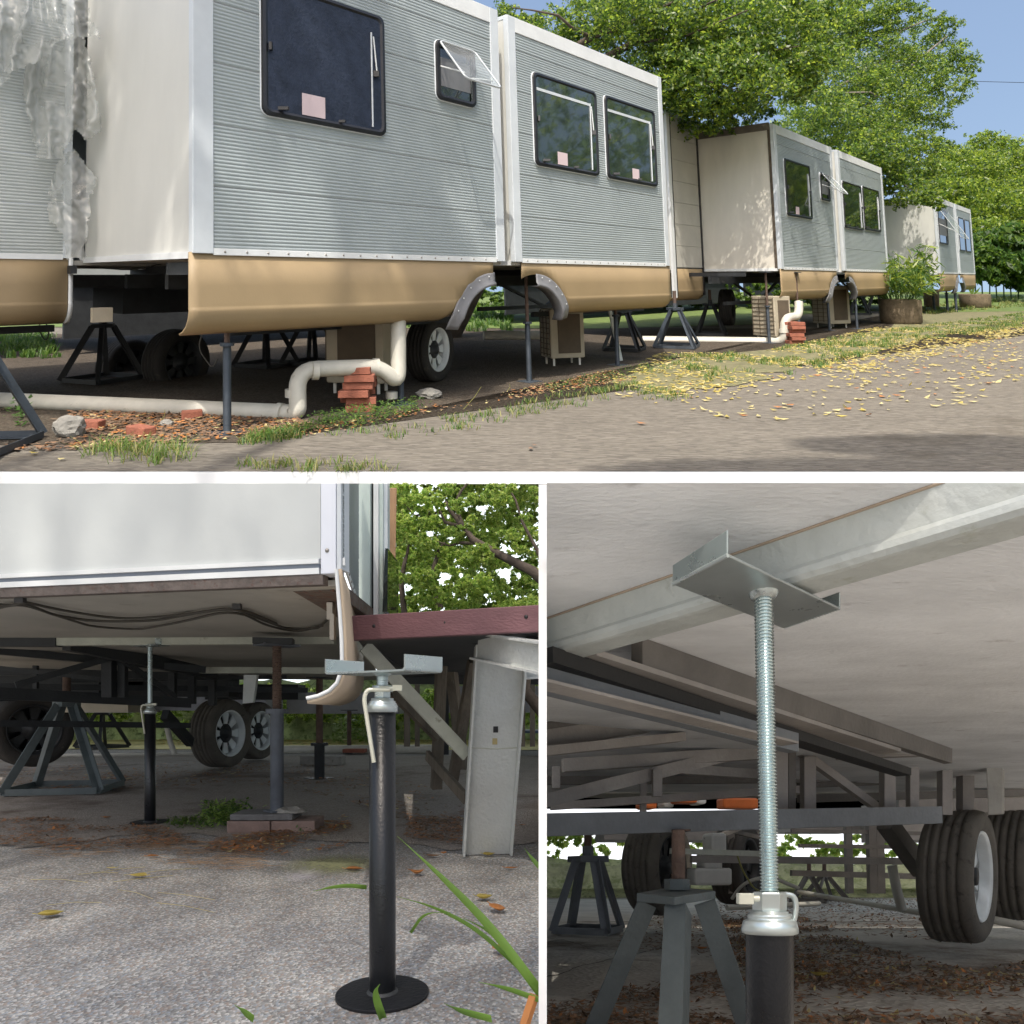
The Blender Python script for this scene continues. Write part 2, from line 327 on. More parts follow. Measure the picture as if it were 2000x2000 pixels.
def wbar(m,t0,t1,z0,z1,o0,o1):
    m.hexa([wp(t0,z0,o0),wp(t1,z0,o0),wp(t1,z0,o1),wp(t0,z0,o1),wp(t0,z1,o0),wp(t1,z1,o0),wp(t1,z1,o1),wp(t0,z1,o1)])
def wpart(root,name,mat,t0,t1,z0,z1,o0,o1,bevel=0):
    m=MB(); wbar(m,t0,t1,z0,z1,o0,o1); return m.build(name,mat,root,bevel=bevel)
def skirt_prof(zb):
    pr=[(0,.18),(0,-.05),(0,-.19),(0,-.204),(.004,-.212),(.002,-.225),(-.012,-.275),(-.04,-.32),(-.085,-.355),(-.14,-.375)]
    if zb<-.37: return pr
    out=[(0,.18)]
    for i in range(1,len(pr)):
        if pr[i][1]>zb: out.append(pr[i])
        else:
            a,b=pr[i-1],pr[i]; f=(a[1]-zb)/(a[1]-b[1]); out.append((a[0]+(b[0]-a[0])*f, zb)); break
    while len(out)<len(pr): out.append(out[-1])
    return out
def skirt(root,t0,t1,off,arch=None,name='skirt',mat=None):
    ts=list(np.linspace(t0,t1,9 if not arch else 40)); m=MB(); rows=[]
    for t in ts:
        zb=-.4
        if arch:
            c,R=arch
            if abs(t-c)<R: zb=-.52+math.sqrt(R*R-(t-c)**2)
        rows.append([wp(t,z,off+o) for o,z in skirt_prof(zb)])
    n=len(rows[0]); vs=[p for r in rows for p in r]; fs=[(i*n+j,(i+1)*n+j,(i+1)*n+j+1,i*n+j+1) for i in range(len(rows)-1) for j in range(n-1)]
    m.add(vs,fs,True); m.build(name,mat or mGold,root,solid=.012)
    m=MB(); m.tube([wp(t0,-.21,off+.006),wp((arch[0]-math.copysign(math.sqrt(max(0,arch[1]**2-.31**2)),arch[0]-t0)) if arch and abs(t0-arch[0])>arch[1] else t0,-.21,off+.006)] if arch and t0<arch[0] else [wp(max(t0,(arch[0]+math.sqrt(arch[1]**2-.31**2)) if arch else t0),-.21,off+.006),wp(t1,-.21,off+.006)],.0035,5)
    m.build('crease_strip',mTan,root)
def arch_part(root,c,R,r,off,side):
    a0,a1=(math.pi*.5,math.pi*.97) if side<0 else (math.pi*.5,math.pi*.05)
    m=MB(); N=18; vs=[]; fs=[]
    sec=[(R+.008,.0),(R+.008,.008),(R-.015,.012),(r+.04,.014),(r+.02,.030),(r,.032),(r-.008,.02),(r-.008,-.10)]
    for i in range(N+1):
        a=a0+(a1-a0)*i/N; vs += [wp(c+q*math.cos(a), -.52+q*math.sin(a), off+o-(.10 if math.sin(a)<.35 else 0)*(1-math.sin(a)/.35 if math.sin(a)<.35 else 0)) for q,o in sec]
    k=len(sec); fs=[(i*k+j,(i+1)*k+j,(i+1)*k+j+1,i*k+j+1) for i in range(N) for j in range(k-1)]
    m.add(vs,fs,True); ap=m.build('wheel_arch',mArch,root,solid=.006)
    for i in (2,5,8,11,14):
        m=MB(); a=a0+(a1-a0)*i/18; q=R-.03; m.lathe([(0,.005),(.007,.003),(.008,0)],wp(c+q*math.cos(a),-.52+q*math.sin(a),off+.02),TN,8); m.build('rivet',mTrimL,root)
def rrect(t0,t1,z0,z1,r,n=5):
    out=[]
    for cx,cz,a in ((t1-r,z1-r,0),(t0+r,z1-r,90),(t0+r,z0+r,180),(t1-r,z0+r,270)):
        for i in range(n+1): b=math.radians(a+90*i/n); out.append((cx+r*math.cos(b),cz+r*math.sin(b)))
    return out
def window(root,t0,t1,z0,z1,off,pane,card=None,stays=True,flap=0,blind=False):
    r=min(.07,(t1-t0)*.18); rings=[(rrect(t0,t1,z0,z1,r),.004),(rrect(t0,t1,z0,z1,r),.009),(rrect(t0+.006,t1-.006,z0+.006,z1-.006,r*.9),.016)]
    m=MB(); vs=[wp(a,b,off+o) for pr,o in rings for a,b in pr]; n=len(rings[0][0])
    fs=[(i*n+j,i*n+(j+1)%n,(i+1)*n+(j+1)%n,(i+1)*n+j) for i in range(2) for j in range(n)]
    m.add(vs,fs); fr=m.build('window_frame',mTrim,root)
    g=.0
    ri=[(rrect(t0+.006,t1-.006,z0+.006,z1-.006,r*.9),.0162),(rrect(t0+.012,t1-.012,z0+.012,z1-.012,r*.85),.034),(rrect(t0+.035,t1-.035,z0+.035,z1-.035,r*.75),.038),(rrect(t0+.058,t1-.058,z0+.058,z1-.058,r*.6),.026)]
    m=MB(); vs=[wp(a,b,off+o) for pr,o in ri for a,b in pr]; m.add(vs,[(i*n+j,i*n+(j+1)%n,(i+1)*n+(j+1)%n,(i+1)*n+j) for i in range(3) for j in range(n)]); m.build('gasket',mBlack,fr)
    ins=rrect(t0+.05,t1-.05,z0+.05,z1-.05,r*.6)
    if not flap:
        m=MB(); m.add([wp(a,b,off+.028) for a,b in ins],[tuple(range(len(ins)))]); m.build('pane',pane,fr)
        if stays:
            m=MB(); zt=z0+(z1-z0)*.83; m.tube([wp(t1-.15,z0+.07,off+.034),wp(t1-.15,zt,off+.034)],.008,6); m.build('rail',mTrim,fr)
            m=MB(); m.tube([wp(t1-.10,z0+.52*(z1-z0),off+.036),wp(t1-.13,z0+.80*(z1-z0),off+.036)],.007,6); m.build('stay_arm',mTrimL,fr)
            for lp,ls in ((wp(t1-.11,z0+.50*(z1-z0),off+.04),(.05,.03,.05)),(wp(t0+.16,z0+.075,off+.04),(.09,.03,.025)),(wp(t0+.07,z0+.5*(z1-z0),off+.04),(.02,.03,.06)),(wp(t0+.60*(t1-t0),z0+.065,off+.04),(.05,.02,.02))): m=MB(); m.cube(lp,*ls); m.build('latch',mBlack,fr)
        if blind: m=MB(); wbar(m,t0+.06,t1-.16,z0+(z1-z0)*.80,z0+(z1-z0)*.83,off+.0285,off+.033); m.build('blind_bar',mTrim,fr)
        if card:
            c0,c1,h=card; m=MB(); wbar(m,c0,c1,z0+.06,z0+.06+h,off+.0285,off+.0315); m.build('pink_card',mPink,fr)
    else:
        m=MB(); m.add([wp(a,b,off+.006) for a,b in ins],[tuple(range(len(ins)))]); m.build('opening',mGlass,fr)
        m=MB(); wbar(m,t0+.06,t1-.06,z0+(z1-z0)*.25,z0+(z1-z0)*.72,off+.0065,off+.009); m.build('fly_screen',mArch,fr)
        L=z1-z0-.05; a=math.radians(flap); hz=z1-.03
        def fp(u,s,e=0): return wp(u, hz-s*math.cos(a)+e*math.sin(a), off+.042+s*math.sin(a)+e*math.cos(a))
        o=rrect(0,t1-t0-.06,-L,0,.05); o=[(t0+.03+u,-s) for u,s in o]
        m=MB(); k=len(o); 
        m.add([fp(u,s,0) for u,s in o]+[fp(u,s,.012) for u,s in o],[tuple(range(k)),tuple(range(k,2*k))[::-1]]+[(j,(j+1)%k,k+(j+1)%k,k+j) for j in range(k)])
        m.build('open_flap',mAcr,fr)
        m=MB(); m.tube([fp(u,s,.006) for u,s in o]+[fp(o[0][0],o[0][1],.006)],.011,6,False); m.build('flap_rim',mWhiteR,fr)
        m=MB(); m.tube([wp(t0+.06,z0+(z1-z0)*.55,off+.03),fp(t0+.08,L*.82)],.008,6); m.tube([wp(t1-.06,z0+(z1-z0)*.5,off+.03),fp(t1-.08,L*.82)],.008,6); m.build('flap_stays',mTrimL,fr)
mWhiteR = M('clear_plastic_rim',(.50,.53,.55),.25,0,.1,9,0,spec=.8)
ZT=2.75; ZF=.20
def slideout(root, t0,t1,D, off=0, arch=None, left_mat=None, wins=(), top=None, open_front=True, lw=.11, board=.44):
    top=top or ZT; lm=left_mat or mCream
    # shell: end walls, roof, floor
    wpart(root,'end_wall',lm,t0+.004,t0+.034,ZF-.03,top-.03,off-D,off-.02)
    wpart(root,'end_wall',lm,t1-.034,t1-.004,ZF-.03,top-.03,off-D,off-.02)
    wpart(root,'roof',mTrim,t0,t1,top-.03,top+.01,off-D,off-.01)
    wpart(root,'floor',mUnder,t0+.01,t1-.01,ZF-.06,ZF-.032,off-D,off-.03)
    wpart(root,'backing',mTrim,t0+.034,t1-.034,ZF-.028,top-.03,off-.04,off-.006)
    siding(root,'front',t0+lw,t1-lw*.8,ZF+.005,top-.16,off,mAlu,bh=board)
    # trims, a few mm proud
    wpart(root,'corner_trim',mTrim,t0-.012,t0+lw,ZF-.025,top,off-.05,off+.014,.004)
    wpart(root,'corner_trim',mTrim,t1-lw*.8,t1+.012,ZF-.025,top,off-.05,off+.014,.004)
    wpart(root,'top_trim',mTrimL,t0+lw,t1-lw*.8,top-.16,top,off-.03,off+.012,.004)
    wpart(root,'bottom_trim',mTrimL,t0+lw,t1-lw*.8,.165,ZF+.012,off-.01,off+.010,.003)
    m=MB(); k=int((t1-t0)/.16)
    for i in range(k): m.lathe([(0,.005),(.008,.003),(.009,0)],wp(t0+lw+.08+i*.16,.19,off+.010),TN,6)
    m.build('rivets',mScrew,root)
    # left end rail
    wpart(root,'end_rail',mTrimL,t0-.012,t0+.006,ZF-.06,ZF-.012,off-D,off-.06)
    for wn in wins: window(root,*wn[:4],off,**wn[4])
# numbers measured on the wall plane
def quadwin(pxl,rlb,pxr,rrb,rrt,off=0):
    t0,zb0=TW(pxl,rlb,off); t1,zb1=TW(pxr,rrb,off); _,zt=TW(pxr,rrt,off); return t0,t1,(zb0+zb1)/2,zt
WX=[]
A=thing('trailer',wp(3,-1.1,-2),'nearest grey ribbed trailer with gold skirt, two slide-outs and a hanging plastic sheet','trailer','grey trailers parked in a row')
w1=quadwin(507,230,752,266,36); w2=quadwin(849,196,928,213,101); w3=quadwin(1042,323,1168,347,182); w4=quadwin(1183,348,1282,368,219)
c1=(TW(586,215)[0],TW(631,230)[0],.17)
slideout(A,-.30,2.73,2.06,0,wins=[(*w1,dict(pane=mCurtain,card=c1)),(*w2,dict(pane=mGlass,flap=38))],lw=.13)
skirt(A,-.33,2.58,-.012,(2.60,.58)); arch_part(A,2.60,.58,.46,-.012,-1)
slideout(A,2.90,5.93,2.06,0,left_mat=mCream,wins=[(*w3,dict(pane=mGlassG,card=(w3[0]+.38,w3[0]+.55,.14),blind=True)),(*w4,dict(pane=mGlassG,card=(w4[0]+.55,w4[0]+.70,.13),blind=True))],lw=.10)
skirt(A,3.0,5.96,-.012,(3.22,.58)); arch_part(A,3.22,.57,.45,-.012,1)
# main body behind
def body(root,t0,t1,off,depth,top,sid=None,bolts=True):
    wpart(root,'body_roof',mTrim,t0,t1,top-.06,top,off-depth,off)
    wpart(root,'body_floor',mUnder,t0+.02,t1-.02,ZF-.08,ZF-.04,off-depth,off-.02)
    wpart(root,'back_wall',mAluD,t0,t1,ZF-.04,top-.06,off-depth,off-depth+.03)
    wpart(root,'body_end_wall',mCream,t0,t0+.03,ZF-.04,top-.06,off-depth+.03,off-.01)
    wpart(root,'body_end_wall',mCream,t1-.03,t1,ZF-.04,top-.06,off-depth+.03,off-.01)
body(A,-3.6,6.6,-2.07,2.3,2.95)
wpart(A,'body_front_wall',mTrim,-3.6,-.42,ZF,2.9,-2.10,-2.082)
siding(A,'b',-3.55,-.46,ZF+.01,2.85,-2.08,mAluD,bh=.42)
wpart(A,'corner_trim',mTrim,-.46,-.40,ZF-.02,2.9,-2.12,-2.066)
wpart(A,'bottom_trim',mTrimL,-3.55,-.46,.165,ZF+.012,-2.09,-2.072)
skirt(A,-3.6,-.42,-2.09); m=MB(); m.sweep([(a,b) for a,b in skirt_prof(-.4)],[wp(-.415,0,-2.085),wp(-.385,0,-2.085)],TN,UP,sm=True); m.build('skirt_edge_trim',mTrimL,A,solid=.02)
B=thing('trailer',wp(12,-1.1,-1.5),'second grey ribbed trailer with gold skirt, beyond the stand, its cream end wall streaked','trailer','grey trailers parked in a row')
w5=quadwin(1535,422,1585,430,326); w6=quadwin(1602,392,1620,395,342); w7=quadwin(1648,447,1685,450,365); w8=quadwin(1687,450,1719,454,374)
tb0=TW(1518,400)[0]; tb1=TW(1631,430)[0]; tb2=TW(1643,430)[0]; tb3=TW(1729,450)[0]
slideout(B,tb0,tb1,1.42,0,left_mat=mCreamS,wins=[(*w5,dict(pane=mGlassG,card=(w5[0]+.42,w5[0]+.58,.14))),(*w6,dict(pane=mGlass,flap=38))])
skirt(B,tb0-.03,tb1-.10,-.012,(tb1-.08,.58)); arch_part(B,tb1-.08,.58,.46,-.012,-1)
slideout(B,tb2,tb3,1.42,0,left_mat=mCream,wins=[(*w7,dict(pane=mGlassG)),(*w8,dict(pane=mGlassG))])
skirt(B,tb2+.05,tb3+.03,-.012,(tb2+.28,.58)); arch_part(B,tb2+.28,.57,.45,-.012,1)
body(B,8.62,tb3+.8,-1.43,2.6,3.02)
mCrS=M('cream_board',(.46,.44,.39),.5,0,.1,3,.05,60,col2=(.30,.26,.2),c2=.66)
for i in range(7): wpart(B,'siding_board',mCrS,8.72,tb0-.05,ZF+.01+i*.39,ZF+.395+i*.39,-1.45,-1.425)
wpart(B,'rubber_edge',mBlack,8.70,8.725,-.3,2.95,-1.46,-1.41); wpart(B,'rubber_edge',mBlack,tb0-.05,tb0-.015,-.3,2.85,-1.44,-1.405)
wpart(B,'stained_seam',M('stained_seam_dark',(.09,.07,.05),.9,0,.4,9,.4,50,col2=(.30,.26,.2),c2=.6),tb0-.006,tb0+.01,ZF-.02,ZT-.05,-.10,-.052)
wpart(B,'roof_edge',M('grimy_roof_edge',(.14,.12,.10),.8,0,.3,8,.4,50),tb0-.03,tb0+.01,ZT-.10,ZT+.03,-1.42,-.06); skirt(B,8.62,tb0,-1.44)
wpart(B,'corner_trim',mTrimL,8.60,8.70,-.33,2.98,-1.46,-1.415)
siding(B,'e',8.615,-1.5,-.30,2.9,-4.0,mAlu,bh=.42,axis='end')
m=MB()
for i in range(6):
    a=wp(8.7+i*.62,3.03+.05*(i%2),-1.55); m.add([a,a+TD*.66+UP*.03,a+TD*.6-TN*1.9+UP*.28,a-TD*.03-TN*1.9+UP*.30],[(0,1,2,3)])
m.build('corrugated_roof_sheet',mGalv,B,solid=.01)
C=thing('trailer',wp(24,-1.1,-1.5),'farthest small trailer with gold skirt at the end of the row behind the potted bamboo','trailer','grey trailers parked in a row')
w9=quadwin(1834,476,1851,479,412); w10=quadwin(1874,490,1885,492,428); w11=quadwin(1886,492,1896,494,432)
tc0=TW(1832,480)[0]; tc1=TW(1868,480)[0]; tc2=TW(1871,480)[0]; tc3=TW(1900,480)[0]
slideout(C,tc0,tc1,1.9,0,left_mat=mCream,wins=[(*w9,dict(pane=mGlass,flap=30))],top=2.55)
skirt(C,tc0-.03,tc1-.1,-.012,(tc1-.08,.6)); arch_part(C,tc1-.08,.6,.42,-.012,-1)
slideout(C,tc2,tc3,1.9,0,wins=[(*w10,dict(pane=mGlassG,stays=False)),(*w11,dict(pane=mGlassG,stays=False))],top=2.55)
skirt(C,tc2+.03,tc3+.03,-.012,(tc2+.3,.58)); arch_part(C,tc2+.3,.58,.4,-.012,1)
body(C,tc0-.6,tc3+.5,-1.92,2.6,2.75)
m=MB()
for i in range(4):
    a=wp(tc0-.8+i*1.0,2.80+.06*(i%2),-.6); m.add([a,a+TD*1.05+UP*.03,a+TD*1.0-TN*3+UP*.45,a-TD*.03-TN*3+UP*.45],[(0,1,2,3)])
m.build('corrugated_roof_sheet',mGalv,C,solid=.01)
D_=thing('trailer',wp(2,-1.1,-7.5),'added rear trailer with black skirt, standing in for deep shade behind the nearest one','trailer')  # rear trailers added so their black skirts darken the view underneath
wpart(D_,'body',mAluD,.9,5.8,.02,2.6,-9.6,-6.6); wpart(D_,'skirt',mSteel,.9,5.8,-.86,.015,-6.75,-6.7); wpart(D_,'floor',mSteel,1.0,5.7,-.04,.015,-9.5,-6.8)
D2=thing('trailer',wp(15,-1.1,-7.5),'added rear trailer with black skirt, standing in for deep shade behind the second one','trailer')
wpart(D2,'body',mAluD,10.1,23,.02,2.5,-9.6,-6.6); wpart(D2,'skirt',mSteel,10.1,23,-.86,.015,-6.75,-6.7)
D4=thing('trailer',wp(30,-1.1,-7.5),'added rear trailer with black skirt, darkening the view far behind the end of the second one','trailer')
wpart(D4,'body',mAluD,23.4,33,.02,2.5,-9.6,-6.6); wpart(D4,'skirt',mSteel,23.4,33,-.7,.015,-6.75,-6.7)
D3=thing('trailer',wp(-3,-1.1,-7.5),'added rear trailer with black skirt, darkening the view far behind the plastic sheet','trailer')
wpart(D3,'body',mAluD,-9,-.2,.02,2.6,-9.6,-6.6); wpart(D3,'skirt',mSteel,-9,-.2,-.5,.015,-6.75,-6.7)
# chassis of each trailer
def chassis(root,t0,t1,o0,o1,z=-.02):
    for o in (o0,(o0+o1)/2-.4,o1):
        m=MB(); m.beam(wp(t0,z,o),wp(t1,z,o),.06,.12); m.build('chassis_rail',mSteel,root)
    t=t0+.3
    while t<t1:
        m=MB(); m.beam(wp(t,z+.10,o0+.5),wp(t,z+.10,o1-.3),.05,.07); m.build('cross_member',mSteel,root); t+=1.35
    for t in (t0+.8,t1-1.2):
        m=MB(); m.beam(wp(t,z,o0),wp(t+1.2,z-.42,o0),.04,.04); m.beam(wp(t+1.2,z-.42,o0),wp(t+2.2,z,o0),.04,.04); m.beam(wp(t-.3,z-.42,o0),wp(t+2.2,z-.42,o0),.05,.06); m.build('truss',mSteel,root)
chassis(A,-3.4,6.4,-2.5,-4.1); chassis(A,-.1,5.7,-.9,-1.7); chassis(B,8.9,tb3+.5,-.9,-3.6); chassis(C,tc0,tc3,-1.0,-3.8)
# dark boxes and axle beams seen under the first trailer
wpart(A,'underfloor_tank',mSteel,.2,1.4,-.34,-.06,-3.4,-2.6); wpart(A,'cable_box',mBeige,-.35,-.20,-.36,-.24,-1.75,-1.70)
wpart(A,'cross_tube',mSteel,-.27,-.20,.03,.12,-.5,-.03)
m=MB(); m.beam(wp(-2.1,-.85,-2.3),wp(-1.0,-.32,-2.6),.10,.12); m.build('tow_bar',mSteel,A)
# ---------------------------------------------------------------- props
def post(p, zt, label, r=.026, mat=None, th=.6, group=None, plate=.1, name='screw_jack'):
    mat=mat or mPost; p=V(p); h=zt-p.z; root=thing(name,p,label,'jack',group)
    m=MB(); m.tube([p+UP*.006,p+UP*(h-th)],r,14); m.build('lower_tube',mat,root)
    m=MB(); m.lathe([(0,.012),(r*1.7,.012),(r*1.7,-.012),(0,-.012)],p+UP*(h-th),UP,14,False); m.build('collar',mat,root)
    m=MB(); pr=[]; z=h-th+.012
    while z<h-.02: pr += [(r*.62,z),(r*.72,z+.006)]; z+=.012
    m.lathe(pr,p,UP,12,False); m.build('threaded_rod',mRust,root)
    m=MB(); m.cube(p+UP*(h-.008),.2,.12,.012,.8); m.build('top_plate',mat,root)
    m=MB(); m.cube(p+UP*.004,plate*2,plate*2,.008,.8); m.build('base_plate',mat,root)
    return root
g='slate screw jacks holding up the trailers'
for px,row,lab,r in [(463,857,'thick slate screw jack standing nearest, under the gold skirt left of the pipe bend',.028),(804,799,'dark screw jack standing beside the spoked white wheel',.028),(1054,754,'dark screw jack under the gap between the two slide-outs',.028),
    (1225,721,'dark screw jack beside the pale slanting leg under the second slide-out',.028),(1519,677,'dark screw jack in front of the second trailer pipe end',.028),(1578,671,'dark screw jack right of the far brick stack',.028),
    (1634,652,'dark screw jack under the wheel arch of the second trailer',.028),(1688,649,'dark screw jack right of the second trailer wheel arch',.028),(1834,612,'dark screw jack left under the farthest trailer',.040),(1861,616,'dark screw jack middle under the farthest trailer',.040),(1878,616,'dark screw jack right under the farthest trailer',.040)]:
    post(G(px,row-6)-TN*.14,.13,lab,r,group=g)
def stand(p, hgt, label, half=.34, mat=None, group=None, stem=.2, yaw=.4, top=.10, cat='stand'):
    mat=mat or mStand; p=V(p); root=thing('support_stand',p,label,cat,group); tp=p+UP*hgt
    cs=[V((math.cos(yaw+i*math.pi/2),math.sin(yaw+i*math.pi/2),0)) for i in range(4)]
    for c in cs: m=MB(); m.angle(p+c*half+UP*.02,tp+c*top*.75-UP*.02,.05,.006,up=c+UP*.2); m.build('leg',mat,root)
    for i in range(4): m=MB(); m.angle(p+cs[i]*half+UP*.015,p+cs[(i+1)%4]*half+UP*.015,.04,.006); m.build('base_bar',mat,root)
    m=MB(); m.box(tp,(cs[0]*top*1.0),(cs[1]*top*1.0),UP*.022); m.build('top_plate',mat,root,bevel=.004)
    m=MB(); m.lathe([(.001,.07),(.04,.07),(.04,0),(.001,0)],tp+UP*.022,UP,6,False); m.build('nut',mat,root)
    m=MB(); m.tube([tp+UP*.09,tp+UP*(.09+stem)],.028,12); m.build('stem',mRust,root)
    return root
g='angle iron support stands under the trailers'
stand(G(1322,679),.62,'grey angle-iron stand right of the first trailer, legs spread on the leafy verge',.42,mPost,group=g)
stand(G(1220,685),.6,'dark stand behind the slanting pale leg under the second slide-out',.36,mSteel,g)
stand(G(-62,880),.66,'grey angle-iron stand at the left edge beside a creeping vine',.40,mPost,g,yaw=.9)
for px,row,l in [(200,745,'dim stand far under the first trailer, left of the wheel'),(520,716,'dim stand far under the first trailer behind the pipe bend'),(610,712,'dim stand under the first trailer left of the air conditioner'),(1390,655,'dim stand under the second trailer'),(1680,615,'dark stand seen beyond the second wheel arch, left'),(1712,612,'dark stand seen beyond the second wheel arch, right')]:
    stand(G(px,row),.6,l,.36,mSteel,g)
m=MB(); a=G(1213,705); m.beam(a+V((0,0,.0)),a+V((-.12,.1,.75)),.07,.02); tag(m.build('flat_steel_prop',mGalvB),'pale flat steel prop slanting under the second slide-out','prop')
def wheel(own, p, ax, R, wd, label, rr=.66, tyre=None, rim=None, spokes=8, groove=True):
    ax=V(ax).normalized(); p=V(p); h=wd/2; ri=R*rr
    pr=[(ri,-h*.85),(ri+.03,-h),(R*.9,-h*1.02),(R*.97,-h*.9),(R*.995,-h*.7)]
    for q in (-.5,-.15,.2,.55): pr += [(R,h*(q-.12)),(R-.012,h*(q-.07)),(R-.012,h*(q-.03)),(R,h*(q+.02))]
    pr += [(R*.995,h*.7),(R*.97,h*.9),(R*.9,h*1.02),(ri+.03,h),(ri,h*.85)]
    m=MB(); m.lathe(pr,p,ax,56,True); root=m.build('wheel',tyre or mTyre,own); root['label']=label
    m=MB(); rp=[(ri,-h*.85),(ri*.93,-h*.6),(ri*.93,h*.55),(ri*.97,h*.70),(ri+.008,h*.88),(ri+.004,h*.94),(ri*.95,h*.80),(ri*.90,h*.45)]
    m.lathe(rp,p,ax,40,True); m.build('rim',rim or mRim,root)
    u=ax.orthogonal().normalized(); q=ax.cross(u)
    for i in range(spokes):
        a=2*math.pi*i/spokes; c=u*math.cos(a)+q*math.sin(a); s=ax.cross(c)
        m=MB(); A0=p+ax*h*.42+c*ri*.36; B0=p+ax*h*.42+c*ri*.92
        m.hexa([A0-s*ri*.10-ax*.012,A0+s*ri*.10-ax*.012,B0+s*ri*.22-ax*.012,B0-s*ri*.22-ax*.012,A0-s*ri*.10,A0+s*ri*.10,B0+s*ri*.22,B0-s*ri*.22]); m.build('spoke',rim or mRim,root)
    m=MB(); m.lathe([(0,h*.1),(ri*.42,h*.1),(ri*.42,h*.44),(ri*.22,h*.46),(ri*.2,h*.7),(0,h*.72)],p,ax,20); m.build('hub',mSteel if rim is None else rim,root)
    m=MB(); m.lathe([(0,-h*.3),(ri*.93,-h*.3)],p,ax,24); m.build('brake_disc',mBlack,root)
    return root
yw=7.6
wheel(A,Q(840,682,yw),(.93,-.37,.0),.345,.24,'spoked white trailer wheel with black tyre beside the beige drain pipe')
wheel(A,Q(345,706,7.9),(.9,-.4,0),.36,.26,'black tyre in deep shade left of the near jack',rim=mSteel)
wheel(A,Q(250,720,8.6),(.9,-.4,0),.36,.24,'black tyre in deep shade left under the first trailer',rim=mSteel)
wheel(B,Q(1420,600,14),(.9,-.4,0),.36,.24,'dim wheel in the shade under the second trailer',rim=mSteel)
# drain pipes
def pipe(name,label,segs,r,mat,cat='pipe',coll=()):
    root=thing(name,segs[0],label,cat)
    m=MB(); m.tube(segs,r,16); m.build('pipe_run',mat,root)
    for a,b in coll: m=MB(); m.tube([a,b],r*1.13,16); m.build('coupling',mat,root)
    return root
def bend(pts,rad,n=6):
    out=[V(pts[0])]
    for i in range(1,len(pts)-1):
        p=V(pts[i]); a=(V(pts[i-1])-p); b=(V(pts[i+1])-p); ra=min(rad,a.length*.49,b.length*.49); a=p+a.normalized()*ra; b=p+b.normalized()*ra
        for k in range(n+1): t=k/n; out.append(a*(1-t)**2+p*2*t*(1-t)+b*t*t)
    out.append(V(pts[-1])); return out
p1=Q(-60,779,6.14); p2=Q(565,806,5.62); p3=Q(588,735,5.66); p4=Q(752,718,6.0); p4b=Q(775,752,6.1); p5=Q(777,742,6.12); p6=Q(777,600,6.25)
pr=.066
segs=bend([p1,p2,Q(582,805,5.58),Q(580,722,5.62),Q(742,716,6.02),Q(778,750,6.12),Q(778,600,6.2)],.16)
cp=[(Q(576,775,5.62),Q(576,760,5.62)),(Q(610,724,5.66),Q(622,724,5.68)),(Q(728,717,6.0),Q(740,717,6.02)),(Q(542,805,5.62),Q(552,806,5.61))]
r_=pipe('drain_pipe','cream plastic drain pipe on the ground, bending up over the brick stack','x' and segs,pr,mPvc,coll=cp)
m=MB(); m.tube([Q(765,765,6.15),Q(765,778,6.15)],.05,12); m.build('pipe_foot',mPvc,r_)
segs=bend([Q(1255,664,12.6),Q(1500,667,12.3),Q(1532,667,12.1),Q(1532,620,12.1),Q(1560,618,12.3),Q(1560,590,12.4)],.2)
pipe('drain_pipe','white drain pipe along the ground under the second trailer, rising at its end',segs,.072,mPvc,coll=[(Q(1531,650,12.1),Q(1531,643,12.1))])
pipe('drain_pipe','dim cream pipe end far under the gap of the first trailer',[Q(945,655,10.6),Q(1090,655,10.9)],.07,mPvc)
# bricks
def brick_stack(p,label,n,yaw,two=True,jit=.03):
    root=thing('brick_stack',p,label,'bricks','brick stacks under the pipes')
    for i in range(n):
        for k in ((-.06,.06) if two else (0,)):
            m=MB(); y=yaw+random.uniform(-.10,.10); c=V(p)+V((random.uniform(-jit,jit)-math.sin(y)*k,random.uniform(-jit,jit)+math.cos(y)*k,.03+i*.062)); m.cube(c,.24,.112,.056,y); m.build('brick',mBrick,root,bevel=.004)
    return root
brick_stack(G(694,806)+V((0,.1,0)),'stack of red bricks propping the bend of the near drain pipe',6,.15)
brick_stack(G(1553,671),'small red brick stack under the far pipe end',6,.1)
for px,row,l,s in [(275,850,'half-buried red brick left, among dead leaves',.2),(375,818,'broken red brick corner leaning on the long pipe',.15),(178,838,'crumbled red brick beside the mossy stone',.16)]:
    m=MB(); p=G(px,row); m.cube(p+UP*.03,s,.1,.07,random.uniform(-.6,.6)); tag(m.build('loose_brick',mBrick,bevel=.008),l,'brick','loose bricks on the earth')
def rock(p,r,label,mat,sq=.7,seed=1,name='stone'):
    rs=np.random.default_rng(seed); bm=bmesh.new(); bmesh.ops.create_icosphere(bm,subdivisions=3,radius=1)
    dirs=rs.normal(size=(7,3)); dirs/=np.linalg.norm(dirs,axis=1)[:,None]
    m=MB(); vs=[]
    for v in bm.verts:
        d=np.array(v.co); k=1-.28*max(0,max(dirs@d)-.75)*3+.05*rs.normal(); vs.append(V(p)+V((d[0]*r*k,d[1]*r*.8*k,d[2]*r*sq*k+r*sq*.7)))
    m.add(vs,[tuple(v.index for v in f.verts) for f in bm.faces]); bm.free(); return tag(m.build(name,mat),label,'stone','stones on the ground')
rock(G(135,853),.115,'grey mossy stone among dead leaves at the left',mConc,.75,3)
rock(G(838,778),.12,'flat pale stone behind the jack beside the wheel',mConc,.45,5)
rock(G(326,832),.05,'small grey stone beside the long pipe',mConc,.6,6)
